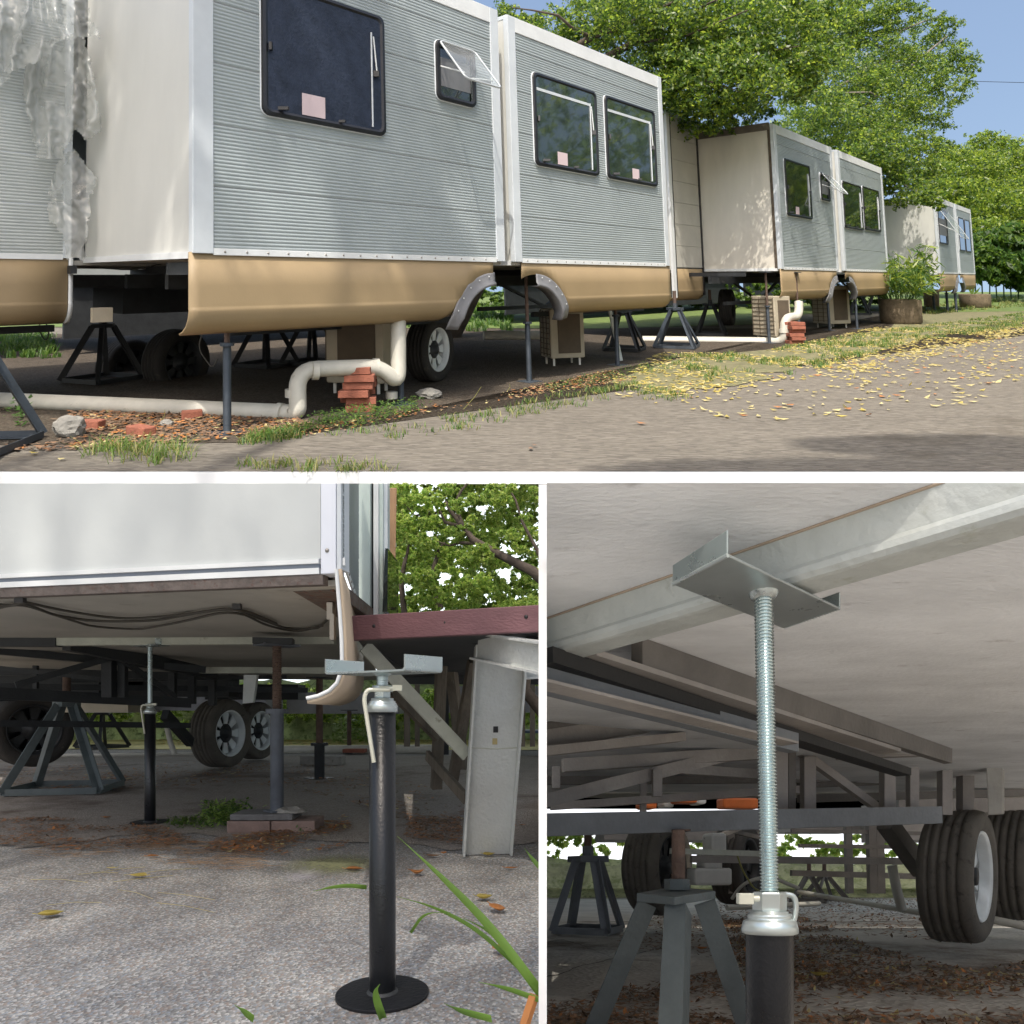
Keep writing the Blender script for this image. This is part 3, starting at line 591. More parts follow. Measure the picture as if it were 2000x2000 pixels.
# air conditioners
def aircon(p,wd,dp,ht,yaw,label,legs=True):
    root=thing('air_conditioner',p,label,'air conditioner','air conditioner units under the trailers'); p=V(p)+UP*.1; a=V((math.cos(yaw),math.sin(yaw),0)); b=V((-a.y,a.x,0)); c=p+UP*ht/2
    m=MB(); m.box(c,a*wd/2,b*dp/2,UP*ht/2); m.build('casing',mBeige,root,bevel=.015)
    m=MB(); f=c-b*(dp/2+.004); m.box(f+a*.02,a*wd*.33,b*.004,UP*ht*.40); m.build('front_recess',mCage,root,bevel=.002)
    m=MB(); l=c-a*(wd/2+.004)
    for i in range(9): m.box(l+UP*(ht*(-.42+i*.105)),a*.004,b*dp*.46,UP*.004)
    for i in range(4): m.box(l+b*dp*(-.45+i*.3),a*.0055,b*.004,UP*ht*.46)
    m.build('side_grille',mCage,root)
    if legs:
        for s in (-1,1):
            for q in (-1,1): m=MB(); m.beam(p+a*wd*.38*s+b*dp*.35*q-UP*.1,p+a*wd*.38*s+b*dp*.35*q,.025,.025); m.build('leg',mWPl,root)
    return root
aircon(Q(705,765,6.75)*1.0,.55,.3,.62,-.15,'beige air conditioner unit behind the drain pipe and brick stack')
aircon(G(1100,712)-UP*.0,.46,.34,.62,.35,'beige air conditioner with brown front panel right of the wheel')
aircon(G(1500,668)+TD*.2,.4,.5,.7,.5,'beige air conditioner cage in the shade beside the far pipe end')
aircon(G(1625,640),.6,.5,.85,.4,'beige air conditioner behind the jacks under the second trailer arch')
# planters
def pot(px,row,wpx,hpx,label,group='round concrete planters'):
    p=G(px,row); sc=p.y/F; r=wpx*sc/2; h=hpx*sc; p=p+V((0,r*.9,0))
    root=thing('planter',p,label,'planter',group); m=MB()
    m.lathe([(r*.9,0),(r,h*.1),(r*1.0,h*.5),(r*1.02,h*.92),(r*.99,h),(r*.88,h*.99),(r*.86,h*.8),(0,h*.8)],p,UP,36); m.build('pot',mPot,root); return p,r,h
pp=pot(1779,634,76,50,'large mossy round concrete planter holding the bushy bamboo'); pot(1921,602,54,28,'low round concrete planter with a single leaf at the end of the row')
pk=G(1829,602)+V((.3,.8,0)); m=MB(); m.lathe([(.25,0),(.28,.7),(.24,.7),(.2,.5)],pk,UP,24); tag(m.build('planter_small',mPot),'brown planter half hidden behind the bamboo pot','planter','round concrete planters')
# ---------------------------------------------------------------- foliage
def blades(name,C,h,wd,lean,mats,label=None,cat=None,kind='stuff',parent=None):
    n=len(C); a=rng.uniform(0,2*np.pi,n); hh=h*rng.uniform(.4,1.3,n); l=lean*hh*rng.uniform(.2,1.3,n)
    dx=np.stack([np.cos(a),np.sin(a),0*a],1); s=np.stack([-np.sin(a),np.cos(a),0*a],1)*(wd*rng.uniform(.6,1.2,n))[:,None]/2
    up=np.zeros((n,3)); up[:,2]=1; P1=C+up*(hh*.6)[:,None]+dx*(l*.35)[:,None]; P2=C+up*hh[:,None]*.9+dx*l[:,None]
    v=np.stack([C-s,C+s,P1+s*.8,P1-s*.8,P2+s*.1,P2-s*.1],1).reshape(-1,3); b=np.arange(n)[:,None]*6
    q=np.concatenate([b+np.array([[0,1,2,3]]),b+np.array([[3,2,4,5]])],1).reshape(-1,4)
    mi=np.repeat(rng.integers(0,len(mats),n),2); o=rawmesh(name,v,q,mi,mats,parent)
    if label: o['label']=label; o['category']=cat
    if kind: o['kind']=kind
    return o
def crown(clumps,n,size,sh=.33,flat=0.,rx=1.35):
    """clumps (px,row,y,rpx): leaf centres gathered on twigs inside each clump"""
    out=[]; wts=np.array([c[3]**2 for c in clumps],float); wts/=wts.sum()
    for c,wt in zip(clumps,wts):
        ctr=np.array(Q(c[0],c[1],c[2])[:]); R=c[3]/F*c[2]; k=int(n*wt); ntw=max(6,k//26)
        d=rng.normal(size=(ntw,3)); d/=np.linalg.norm(d,axis=1)[:,None]; tw=ctr+d*(R*rng.uniform(.25,1.05,ntw)**.6)[:,None]*np.array([rx,1.2,.85])
        ax=rng.normal(size=(ntw,3)); ax[:,2]*=.4; ax/=np.linalg.norm(ax,axis=1)[:,None]
        i=rng.integers(0,ntw,k); out.append(tw[i]+ax[i]*(rng.uniform(-1,1,k)*R*sh*.9)[:,None]+rng.normal(size=(k,3))*R*.055)
    return np.concatenate(out)
def tree(name,label,base,top,r0,clumps,n,size,mats,limbs,cat='tree',bark=None,group=None,probs=None,rx=1.35,droop=0.1):
    root=thing(name,base,label,cat,group)
    m=MB(); b=V(base); t=V(top); m.tube([b,b.lerp(t,.3)+V((.15,0,0)),b.lerp(t,.65)+V((-.1,.1,0)),t],[r0*1.3,r0,r0*.8,r0*.6],12); m.build('trunk',bark or mBark,root)
    for pth,r in limbs:
        m=MB(); k=len(pth); m.tube(pth,[r*(1-.75*i/(k-1)) for i in range(k)],7); m.build('branch',bark or mBark,root)
    C=crown(clumps,n,size,rx=rx); v,q=leafquads(C,size,0,droop); mi=rng.choice(len(mats),len(C),p=probs)
    o=rawmesh('crown',v,q,mi,mats,root); o['kind']='stuff'; return root
def lim(*pts):
    P=[Q(*p) for p in pts]; out=[]
    for a,b in zip(P,P[1:]): out += [a, a.lerp(b,.5)+V((random.uniform(-.05,.05),0,random.uniform(-.05,.05)))]
    return out+[P[-1]]
c1=[(1000,50,13,50),(1075,75,13,65),(1150,45,13,70),(1150,130,14,60),(1240,40,12,80),(1250,130,13,80),(1340,60,12,85),(1440,60,12,85),(1530,60,12.5,75),(1590,40,13,50),(1330,160,12,85),(1420,160,11.5,90),(1520,150,12,75),(1320,225,13.5,50),(1380,235,12.5,50),(1450,225,13,50),(1280,190,14,50),(1560,115,12,60),(1400,110,12,90),(1600,95,13,45),(1490,15,12.5,60),(1570,20,13,60),(1630,20,14,50),(1200,15,13,60),(1310,10,12.5,60)]
l1=[(lim((1060,130,13.0),(1160,70,12.5),(1260,30,12.0),(1380,-20,11.5)),0.081),(lim((1100,150,13.0),(1230,85,12.2),(1330,30,12.0),(1400,0,11.0)),0.062),(lim((1130,160,13.0),(1240,85,12.4),(1340,70,11.6),(1460,20,11.0)),0.043),(lim((1150,70,12.5),(1090,30,12.0),(1000,15,11.8)),0.037),(lim((1200,170,13.0),(1330,150,11.8),(1450,180,11.0)),0.031),(lim((1230,85,12.2),(1300,50,12.0),(1360,45,11.4)),0.028),(lim((1280,200,13.0),(1420,120,12.0),(1560,90,11.4)),0.031)]
tree('ficus_tree','big dark green ficus whose crown hangs over the roofs of the first and second trailers',wp(6.6,-1.1,-5.2),Q(1090,150,14.2),.28,c1,74000,.088,[mL1,mL2,mL3],l1,cat='tree',probs=[.38,.36,.26])
c2=[(1690,15,21,50),(1760,25,21,42),(1640,60,21,50),(1700,60,21,45),(1700,110,21,60),(1760,140,21,60),(1820,60,22,40),(1830,110,22,50),(1880,125,22,28),(1850,170,21,40),(1640,150,20,70),(1720,200,20,75),(1800,220,21,50),(1660,250,19,70),(1740,290,19,65),(1810,280,20,30),(1600,215,18,55),(1560,260,20,45),(1700,345,18,50),(1760,370,18,45),(1790,330,20,40),(1700,300,18,60),(1650,325,19.5,40),(1800,385,17,22),(1830,400,17,16)]
l2=[(lim((1590,300,22),(1660,240,21),(1740,160,21),(1850,70,21.5)),.10),(lim((1600,290,22),(1700,210,20.5),(1830,190,21)),.08),(lim((1600,230,21),(1680,170,20.5),(1760,60,21),(1840,30,22)),.06),(lim((1590,180,19),(1700,180,19),(1740,200,19)),.035),(lim((1600,320,20),(1720,330,18.5),(1800,380,17.4)),.05),(lim((1610,190,20),(1700,130,20.5),(1800,110,21)),.05)]
tree('spreading_tree','loose pale green tree spreading over the second trailer against the blue sky',Q(1600,585,24),Q(1600,290,22.5),.25,c2,84000,.098,[mL1,mL2,mL3,mLB],l2,bark=mBarkL,probs=[.22,.38,.25,.15])
c3=[(1880,330,42,60),(1960,320,44,60),(2030,330,44,60),(1990,400,42,80),(1900,400,40,60),(1860,380,38,40),(1960,480,38,60),(2020,480,40,70),(1925,450,37,35),(1830,350,40,40),(1850,300,42,25),(1930,280,44,30),(2060,400,44,60)]
tree('bushy_tree','broad light green tree beyond the end of the trailer row',Q(1990,560,44),Q(1980,420,43),.3,c3,90000,.20,[mL2,mL3,mL1],[(lim((1980,420,43),(1900,360,42),(1880,320,42)),.12),(lim((1980,420,43),(2000,360,42)),.1)],probs=[.35,.45,.2])
c4=[(1930,530,33,26),(1965,520,33,35),(2010,530,33,40),(1910,500,33,26),(1950,480,34,35),(2000,470,34,40)]
r4=thing('bamboo_hedge',Q(1960,575,33),'dark green bamboo hedge behind the far low planter','hedge'); C=crown(c4,16000,.3); v,q=leafquads(C,.42,0,.6); o=rawmesh('foliage',v,q,rng.integers(0,3,len(C)),[mL1,mL2,mG3],r4); o['kind']='stuff'
for i in range(9):
    m=MB(); px=1905+i*14; m.tube([Q(px,585,33.4),Q(px+random.uniform(-6,6),500,33.4)],.03,5); m.build('cane',mG3,r4)
# dark hedge closing the view under and behind the trailers
c5=[(x,590-(x%3)*6,26,34) for x in range(-40,1700,45)]
C=crown(c5,16000,.2); v,q=leafquads(C,.24); o=rawmesh('far_hedge',v,q,rng.integers(0,2,len(C)),[mL1,mL2]); o['kind']='stuff'; o['label']='low dark hedge beyond the lawn behind the trailers'; o['category']='hedge'
# potted bamboo
pb=pp[0]; rt=thing('potted_bamboo',pb+UP*pp[2]*.8,'bushy bamboo with thin drooping leaves growing in the large round planter','plant')
C=[]; ax=[]
for i in range(70):
    a=random.uniform(0,6.28); h=random.uniform(.45,1.35); l=random.uniform(.1,.85); b0=pb+UP*pp[2]*.8+V((math.cos(a)*.25,math.sin(a)*.25,0)); b1=b0+V((math.cos(a)*l,math.sin(a)*l,h))
    m=MB(); m.tube([b0,b0.lerp(b1,.5)+UP*.08,b1],[.012,.009,.004],5)
    if i<46: m.build('stem',mG3,rt)
    for k in range(30): C.append(b0.lerp(b1,random.uniform(.45,1.05))+V((random.gauss(0,.07),random.gauss(0,.07),random.gauss(0,.05))))
v,q=leafquads(np.array([c[:] for c in C]),.26,0,.25); v4=v.reshape(-1,4,3); mid=(v4[:,1]+v4[:,3])/2; v4[:,1]=mid+(v4[:,1]-mid)*.32; v4[:,3]=mid+(v4[:,3]-mid)*.32
o=rawmesh('leaves',v4.reshape(-1,3),q,rng.integers(0,3,len(C)),[mG3,mG1,mL3],rt); o['kind']='stuff'
m=MB(); q0=G(1921,602)+V((0,.6,.45)); rt=thing('sapling',q0,'single broad-leaved sapling growing in the low far planter','plant')
for dx,dz in ((.35,.35),(-.12,.42),(.1,.5)): m.add([q0,q0+V((dx*.5-.05,0,dz*.5)),q0+V((dx,0,dz)),q0+V((dx*.5+.06,0,dz*.45))],[(0,1,2,3)])
m.build('leaves',mG1,rt)
# fallen leaves: countless, so one object each
def ground_pts(n, poly_px, z=None, dens=None):
    pts=[]; xs=[p[0] for p in poly_px]; ys=[p[1] for p in poly_px]
    g=[G(*p).xy for p in poly_px]; x0=min(p.x for p in g); x1=max(p.x for p in g); y0=min(p.y for p in g); y1=max(p.y for p in g)
    k=len(g); tries=0
    while len(pts)<n and tries<n*60:
        tries+=1; x=random.uniform(x0,x1); y=random.uniform(y0,y1); ins=False; j=k-1
        for i in range(k):
            if (g[i].y>y)!=(g[j].y>y) and x<(g[j].x-g[i].x)*(y-g[i].y)/(g[j].y-g[i].y)+g[i].x: ins=not ins
            j=i
        if ins and (dens is None or random.random()<dens(x,y)): pts.append((x,y,-S.eye if z is None else z))
    return np.array(pts)
def litter(name,label,pts,size,mats,probs=None,flat=.93,lift=.012):
    C=pts.copy(); C[:,2]+=lift+rng.uniform(0,.012,len(C)); v,q=leafquads(C,size,flat); o=rawmesh(name,v,q,rng.choice(len(mats),len(C),p=probs),mats); o['kind']='stuff'; o['label']=label; o['category']='leaf litter'; return o
from mathutils import noise as NZ
dn=lambda x,y: max(0,min(1,.55+1.6*NZ.noise((x*.9,y*.9,3))))
litter('fallen_yellow_leaves','dense yellow leaves fallen along the verge in front of the trailers',ground_pts(3600,[(1190,745),(1290,775),(1440,765),(1560,735),(1700,730),(1850,690),(2000,650),(2000,625),(1700,640),(1640,655),(1480,690),(1290,690)],dens=dn),.085,[mY1,mY2,mG2],[.6,.3,.1])
litter('scattered_lane_leaves','pale and yellow leaves scattered over the sunlit lane',ground_pts(620,[(1150,770),(1300,800),(1500,830),(1900,790),(2000,740),(2000,640),(1700,700),(1500,740)],dens=lambda x,y:.6),.085,[mY2,mY1,mO1],[.55,.35,.1])
litter('dead_leaves_under_trailer','brown dead leaves lying on the earth under the first trailer',ground_pts(2600,[(-40,885),(150,880),(480,858),(640,838),(560,815),(300,805),(-40,800)],dens=dn),.055,[mB1,mB2,mO1,mY2],[.42,.38,.15,.05])
litter('verge_leaf_crumbs','orange and brown leaf crumbs along the edge of the lane',ground_pts(900,[(440,868),(650,850),(820,812),(1060,772),(1240,745),(1200,722),(1000,765),(800,800),(600,835)],dens=dn),.04,[mB1,mO1,mY2],[.5,.3,.2])
for i,(px,row) in enumerate([(66,889),(120,901),(1037,880),(1520,798),(1697,813),(1253,830),(1045,874),(1610,766),(1735,781),(1862,792)]):
    c=np.array([G(px,row)[:]]); c[:,2]+=.02; v,q=leafquads(c,.075,.9)
    o=rawmesh('fallen_leaf',v,q,[0],[[mY1,mY2,mB1,mO1,mO1,mO1,mB1,mY1,mY2,mY2][i]]); 
    tag(o,['yellow leaf at the lower left corner of the lane','pale green leaf right of the yellow one, lower left','small dark leaf above the shaded lane bottom','orange leaf alone on the lane centre','orange leaf on the lane right of centre','orange leaf at the left part of the open lane','tiny brown leaf near the small dark leaf','yellow leaf on the lane below the verge','straw leaf on the lane right of the verge leaves','straw leaf at the right side of the lane'][i],'leaf','single leaves on the lane')
def tufts(name,label,poly,n,h,mats,wd=.008,lean=.9,dens=None):
    pts=ground_pts(n//14,poly,dens=dens); C=np.repeat(pts,14,0)+np.concatenate([rng.normal(size=(len(pts)*14,2))*.035,np.zeros((len(pts)*14,1))],1)
    return blades(name,C,h,wd,lean,mats,label,'grass')
tufts('grass_tufts','pale grass tufts at the lower left edge of the lane',[(150,900),(300,910),(400,892),(330,870),(160,880)],460,.09,[mG1,mG1,mG2],.007,1.3)
tufts('grass_by_jack','low grass growing around the foot of the nearest jack',[(470,870),(560,860),(600,846),(500,848)],500,.06,[mG1,mG2,mG3],.008,1)
tufts('lane_grass','short grass patches at the cut edge of the lane',[(460,922),(780,922),(740,905),(480,902)],420,.05,[mG1,mG2],.007,1)
tufts('verge_grass','sparse grass and weeds along the edge of the lane',[(640,850),(830,818),(1080,775),(1240,748),(1350,780),(1100,800),(800,860)],1500,.05,[mG1,mG2,mG3],.008,1,dn)
tufts('verge_grass_far','thin green grass between yellow leaves on the verge',[(1290,700),(1480,690),(1640,660),(1780,640),(2000,612),(2000,640),(1800,665),(1560,735),(1400,755)],9000,.07,[mG1,mG2,mG3],.012,1,dn)
tufts('lawn_grass','sunlit grass lawn seen beyond the trailers',[(600,648),(1000,648),(1000,600),(600,600)],9000,.16,[mG1,mG3],.03,.6)
tufts('left_lawn','grass seen under the left skirt',[(0,700),(110,700),(100,655),(0,655)],2500,.12,[mG1,mG3],.02,.6)
tufts('far_verge_grass','grass at the foot of the far planter',[(1760,622),(2000,600),(2000,578),(1740,600)],4000,.12,[mG1,mG2],.02,.7)
def weeds(name,label,poly,n,size,h,mats,dens=None):
    C=ground_pts(n,poly,dens=dens); C=C+np.concatenate([rng.normal(size=(len(C),2))*.03,rng.uniform(.01,h,(len(C),1))],1); v,q=leafquads(C,size,.6); o=rawmesh(name,v,q,rng.integers(0,len(mats),len(C)),mats); o['kind']='stuff'; o['label']=label; o['category']='weeds'; return o
weeds('leafy_weeds','leafy green weeds at the foot of the brick stack',[(600,835),(700,842),(800,815),(830,790),(740,805),(640,822)],1000,.035,.10,[mG3,mG1],dn)
weeds('creeping_weeds','small green weeds along the shade edge by the jacks',[(500,866),(600,846),(640,836),(600,832),(500,850)],500,.03,.05,[mG3,mG1],dn)
weeds('weeds_beyond','weeds around the jacks under the second slide-out',[(1080,772),(1240,738),(1330,722),(1260,712),(1060,760)],700,.03,.07,[mG3,mG1],dn)
weeds('vine','creeping green vine on the stand at the left edge',[(25,830),(48,840),(46,810),(28,800)],70,.06,.16,[mG3])
# long stray stalks
for i,(a,b) in enumerate([((905,800),(940,755)),((310,830),(322,800)),((990,765),(995,750))]):
    m=MB(); p=G(*a); q0=Q(b[0],b[1],p.y); m.tube([p,p.lerp(q0,.5)+V((.02,0,.01)),q0],[.004,.003,.002],5); tag(m.build('dry_stalk',mG2),['long dry grass stalk leaning near the gap jack','thin dry stalk before the long pipe','short dry stalk near the middle jack'][i],'stalk')
# hanging cables under the first trailer
for i,(pts) in enumerate([[(390,560,6),(375,600,6),(400,640,6),(385,680,6),(415,720,6),(425,700,6)],[(60,560,6.6),(100,600,6.5),(72,640,6.5),(90,668,6.5),(97,650,6.5),(75,590,6.5)],[(150,520,6.8),(260,528,6.6),(360,505,6.4)]]):
    m=MB(); m.tube(bend([Q(*p) for p in pts],.15),.006,5); tag(m.build('hanging_cable',mCable),['thin wire hanging in the shade left of the near pipe bend','looped black cable under the left skirt','black cable slung under the cream slide-out'][i],'cable')
m=MB(); m.tube([Q(1870,158,30),Q(2100,164,30)],.012,5); m.tube([Q(1870,158,30),Q(1500,148,30)],.012,5); tag(m.build('power_line',mBlack),'thin black power line crossing the sky at the right','power line')
# torn plastic sheet over the joint
def film(name,label,poly,y0,seed,cat='plastic sheet',step=4,amp=.05):
    rs=np.random.default_rng(seed); xs=np.arange(min(p[0] for p in poly),max(p[0] for p in poly)+step,step); ys=np.arange(min(p[1] for p in poly),max(p[1] for p in poly)+step,step)
    def ins(x,y):
        r=False; j=len(poly)-1
        for i in range(len(poly)):
            xi,yi=poly[i]; xj,yj=poly[j]
            if (yi>y)!=(yj>y) and x<(xj-xi)*(y-yi)/(yj-yi)+xi: r=not r
            j=i
        return r
    m=MB(); idx={}; vs=[]; fs=[]
    for i,x in enumerate(xs):
        for j,y in enumerate(ys):
            f=.42*(.5+.5*math.sin(x*.16+5*NZ.noise((y*.008,x*.012,seed))+seed))**1.6+.30*abs(NZ.noise((x*.03,y*.012+seed,1)))+.22*abs(NZ.noise((x*.085+y*.04,y*.05-x*.03,seed+3)))
            jx=NZ.noise((x*.05,y*.05,seed+9))*5; idx[i,j]=len(vs); vs.append(Q(x+jx,y+jx*.6,y0-f*amp*5))
    for i in range(len(xs)-1):
        for j in range(len(ys)-1):
            if ins(xs[i]+step/2+4*NZ.noise((xs[i]*.1,ys[j]*.1,5)),ys[j]+step/2+6*NZ.noise((xs[i]*.08,ys[j]*.08,7))): fs.append((idx[i,j],idx[i+1,j],idx[i+1,j+1],idx[i,j+1]))
    m.add(vs,[g for q in fs for g in ((q[0],q[1],q[2]),(q[0],q[2],q[3]))],True); return tag(m.build(name,mPlas),label,cat,'torn plastic film over the trailer joint')
film('plastic_sheet','upper torn layer of crumpled clear plastic at the top left corner',[(-20,-20),(165,-20),(178,40),(198,72),(160,74),(110,80),(95,110),(60,125),(28,140),(-20,190)],5.6,2,amp=.034)
film('plastic_sheet','lower crumpled plastic layer taped down the joint between body and slide-out',[(40,110),(100,70),(165,70),(185,150),(198,250),(170,275),(148,250),(120,310),(75,310),(60,250),(45,180)],5.78,5,amp=.034)
film('plastic_sheet','long plastic strip hanging over the bottom of the joint',[(125,300),(146,292),(188,345),(175,400),(170,470),(163,505),(130,505),(120,450),(95,430),(100,350)],5.88,8,amp=.026)
# unseen tree added behind the camera, crown lobes placed to shape the shade
S_c=S.clips
def shade(name,label,ells,n,size,base):
    class W_: pass
    ident=mk(1000,0); use(ident); root=thing(name,base,label,'tree'); m=MB(); e0=V(ells[0][0]); m.tube([base,V(base).lerp(e0,.6)+V((.3,0,0)),e0],[.35,.28,.12],12); m.build('trunk',mBark,root)
    for c,r,k in ells: m=MB(); m.tube([V(base).lerp(e0,.6)+V((.3,0,0)),V(c)],[.14,.04],7); m.build('branch',mBark,root)
    C=[]
    for ci,(c,r,k) in enumerate(ells):
        kk=int(n*k)
        if ci in (1,2):
            nc=95 if ci==1 else 40; d=rng.normal(size=(nc,3)); d/=np.linalg.norm(d,axis=1)[:,None]; cc=np.array(c)+d*(rng.uniform(0,1,nc)**.4)[:,None]*np.array(r); C.append(cc[rng.integers(0,nc,kk)]+rng.normal(size=(kk,3))*np.array([.12,.12,.05])); continue
        d=rng.normal(size=(kk,3)); d/=np.linalg.norm(d,axis=1)[:,None]; C.append(np.array(c)+d*(rng.uniform(0,1,kk)**.33)[:,None]*np.array(r))
    C=np.concatenate(C); v,q=leafquads(C,size,.5); o=rawmesh('crown',v,q,rng.integers(0,2,len(C)),[mL1,mL2],root); o['kind']='stuff'; use(T)
shade('added_shade_tree','unseen tall tree added behind the viewer, its crown shaped to shade the foreground',[((-3.7,-5.6,13),(3.7,3.2,1.3),.30),((-4.1,.35,13.0),(1.7,1.5,.5),.30),((-2.3,.7,13.0),(1.2,.8,.5),.07),((1.45,-1.85,12.5),(1.05,.36,.35),.045),((.9,-2.52,12.5),(1.9,.27,.3),.05)],60000,.10,(-6,-9,-1.4))
ident=mk(1000,0); use(ident)
m=MB(); m.add([(-60,-60,-1.5),(60,-60,-1.5),(60,-.2,-1.5),(-60,-.2,-1.5)],[(0,1,2,3)]); struct(m.build('bounce_ground',M('pale_bounce_concrete',(.46,.44,.40),.9,0,.2,2,.3,30)))  # unseen ground added behind the camera to bounce sunlight into the lower sets
rt=thing('roadside_trees',(30,14,-2),'leafy trees across the lane to the right, mirrored in the windows','trees')
for i in range(5): m=MB(); m.tube([(14+i*.3,-1+i*3.6,-2),(14+i*.3,-1+i*3.6,5),(13.6+i*.3,-1+i*3.6,10)],[.3,.22,.1],8); m.build('trunk',mBark,rt)
C=np.concatenate([np.array([14.6+i*.5,-1.5+i*3.9,9.5])+np.clip(rng.normal(size=(4200,3)),-1.9,1.9)*np.array([.7,1.5,3.2]) for i in range(5)]); v,q=leafquads(C,.42); o=rawmesh('crown',v,q,rng.integers(0,3,len(C)),[mL1,mL2,mL3],rt); o['kind']='stuff'
rt=thing('roadside_trees',(22,16,-2),'taller trees farther across the lane at the right, mirrored in the far windows','trees')
for i in range(3): m=MB(); m.tube([(19.5+i*3,20.5+i*4,-2),(19.5+i*3,20.5+i*4,10),(19.3+i*3,20.5+i*4,16)],[.4,.3,.12],8); m.build('trunk',mBark,rt)
C=np.concatenate([np.array([20.9+i*3.3,20.5+i*4,14])+np.clip(rng.normal(size=(5200,3)),-1.9,1.9)*np.array([.9,1.5,3.6]) for i in range(3)]); v,q=leafquads(C,.5); o=rawmesh('crown',v,q,rng.integers(0,3,len(C)),[mL1,mL2,mL3],rt); o['kind']='stuff'
use(T)
# ============================================================= SITE 2: under the corner of a trailer, loose jack in front
use(BL); X=V((1,0,0)); Y=V((0,1,0))
def bz(px,row,z): return H(px,row,z)
FZ=.415
mAgg = aggregate('pebbled_concrete', (.26,.255,.245), [(.34,.335,.32),(.215,.215,.21),(.27,.215,.18),(.25,.28,.31),(.15,.15,.145),(.48,.47,.45),(.25,.245,.235)], 175, (.17,.15,.12), .68, (1,.75,.75), .22, .78)
mAggD = aggregate('leaf_stained_concrete', (.31,.28,.25), [(.36,.325,.29),(.23,.205,.185),(.29,.255,.225),(.42,.39,.355)], 120, (.12,.085,.07), .52, (1,1,1), .5)
a=bz(-350,2010,-.62)
m=MB(); m.add([(-3.4,.85,-.62),(1.2,.85,-.62),(3,14,-.62),(-14,14,-.62)],[(0,1,2,3)]); struct(m.build('ground',mAgg))
patch('stained_ground', ragged([G(-300,1640).xy,G(60,1655).xy,G(300,1625).xy,G(470,1645).xy,G(650,1640).xy,G(860,1660).xy,G(1100,1640).xy],.06,.12)+[(2.2,9.5),(-10,9.5)],-.616,mAggD)
patch('yellow_lawn', [(-13,11.2),(3,10.6),(4,26),(-18,26)],-.61, M('yellowed_lawn',(.55,.48,.20),.9,0,.35,5,.8,30,col2=(.34,.38,.12),c2=.52))
def stain(name,ctr,rx,ry,col,z):
    m=bpy.data.materials.new(name); m.use_nodes=True; n=m.node_tree; P_=n.nodes['Principled BSDF']; P_.inputs['Base Color'].default_value=col+(1,); P_.inputs['Roughness'].default_value=.95
    tc=n.nodes.new('ShaderNodeTexCoord'); mp=n.nodes.new('ShaderNodeMapping'); mp.inputs['Scale'].default_value=(1/rx,1/ry,0); lk(n,tc.outputs['Object'],mp.inputs[0])
    g_=n.nodes.new('ShaderNodeTexGradient'); g_.gradient_type='SPHERICAL'; lk(n,mp.outputs[0],g_.inputs[0]); nz=n.nodes.new('ShaderNodeTexNoise'); nz.inputs['Scale'].default_value=60; nz.inputs['Detail'].default_value=6; lk(n,tc.outputs['Object'],nz.inputs[0])
    mu=n.nodes.new('ShaderNodeMath'); mu.operation='MULTIPLY'; lk(n,g_.outputs[1],mu.inputs[0]); lk(n,nz.outputs[0],mu.inputs[1]); mu2=n.nodes.new('ShaderNodeMath'); mu2.operation='MULTIPLY'; mu2.inputs[1].default_value=2.3; mu2.use_clamp=True; lk(n,mu.outputs[0],mu2.inputs[0])
    tr=n.nodes.new('ShaderNodeBsdfTransparent'); ms=n.nodes.new('ShaderNodeMixShader'); lk(n,mu2.outputs[0],ms.inputs[0]); lk(n,tr.outputs[0],ms.inputs[1]); lk(n,P_.outputs[0],ms.inputs[2]); lk(n,ms.outputs[0],n.nodes['Material Output'].inputs[0])
    k=MB(); c_=G(*ctr); k.add([(c_.x-rx,c_.y-ry,z),(c_.x+rx,c_.y-ry,z),(c_.x+rx,c_.y+ry,z),(c_.x-rx,c_.y+ry,z)],[(0,1,2,3)]); o=k.build(name,m,origin=(c_.x,c_.y,z)); struct(o)
stain('chalk_stain',(607,1702),.085,.20,(.62,.60,.64),-.6155); stain('moss_stain',(650,1690),.22,.22,(.24,.25,.13),-.6145)
# --- the trailer overhead
E=thing('trailer',Q(400,1500,4.2),'white trailer corner overhead with aluminium rail, curled tan skirt and exposed underside','trailer')
L0=bz(-260,1159,FZ); R0=bz(632,1120,FZ); ED=(R0-L0).normalized(); EN=V((ED.y,-ED.x,0)).normalized() # outward, towards the viewer
def ew(s,z,o=0): return R0+ED*s+EN*o+UP*(z-FZ)    # s along the end wall, 0 at its right corner
def ebox(name,mat,s0,s1,z0,z1,o0,o1,bevel=0):
    m=MB(); m.hexa([ew(s0,z0,o0),ew(s1,z0,o0),ew(s1,z0,o1),ew(s0,z0,o1),ew(s0,z1,o0),ew(s1,z1,o0),ew(s1,z1,o1),ew(s0,z1,o1)]); return m.build(name,mat,E,bevel=bevel)
WL=-2.2
ebox('end_wall',mWhite,WL,-.01,FZ+.045,1.02,-.04,0)
ebox('rail_upper_lip',mTrimL,WL,-.012,FZ+.030,FZ+.044,-.03,.010)
mGroove=M('blue_grey_groove',(.16,.19,.24),.35,.3,.1,6,.02)
ebox('rail_groove',mGroove,WL,-.012,FZ+.017,FZ+.0295,-.03,.002)
ebox('rail_lower_lip',mTrimL,WL,-.012,FZ-.002,FZ+.0165,-.03,.008)
ebox('rusty_seam',M('stained_seam',(.12,.10,.09),.9,0,.3,20,.5,60,col2=(.10,.055,.045)),WL,-.0,FZ-.034,FZ-.003,-.03,.004)
mTrB=M('blue_white_trim',(.70,.73,.80),.4,0,.04,4,.02)
ebox('corner_trim',mTrB,-.004,.046,FZ-.004,1.02,-.05,.012,.003); ebox('corner_edge',mTrim,.048,.062,FZ+.008,1.02,-.05,.010,.002)
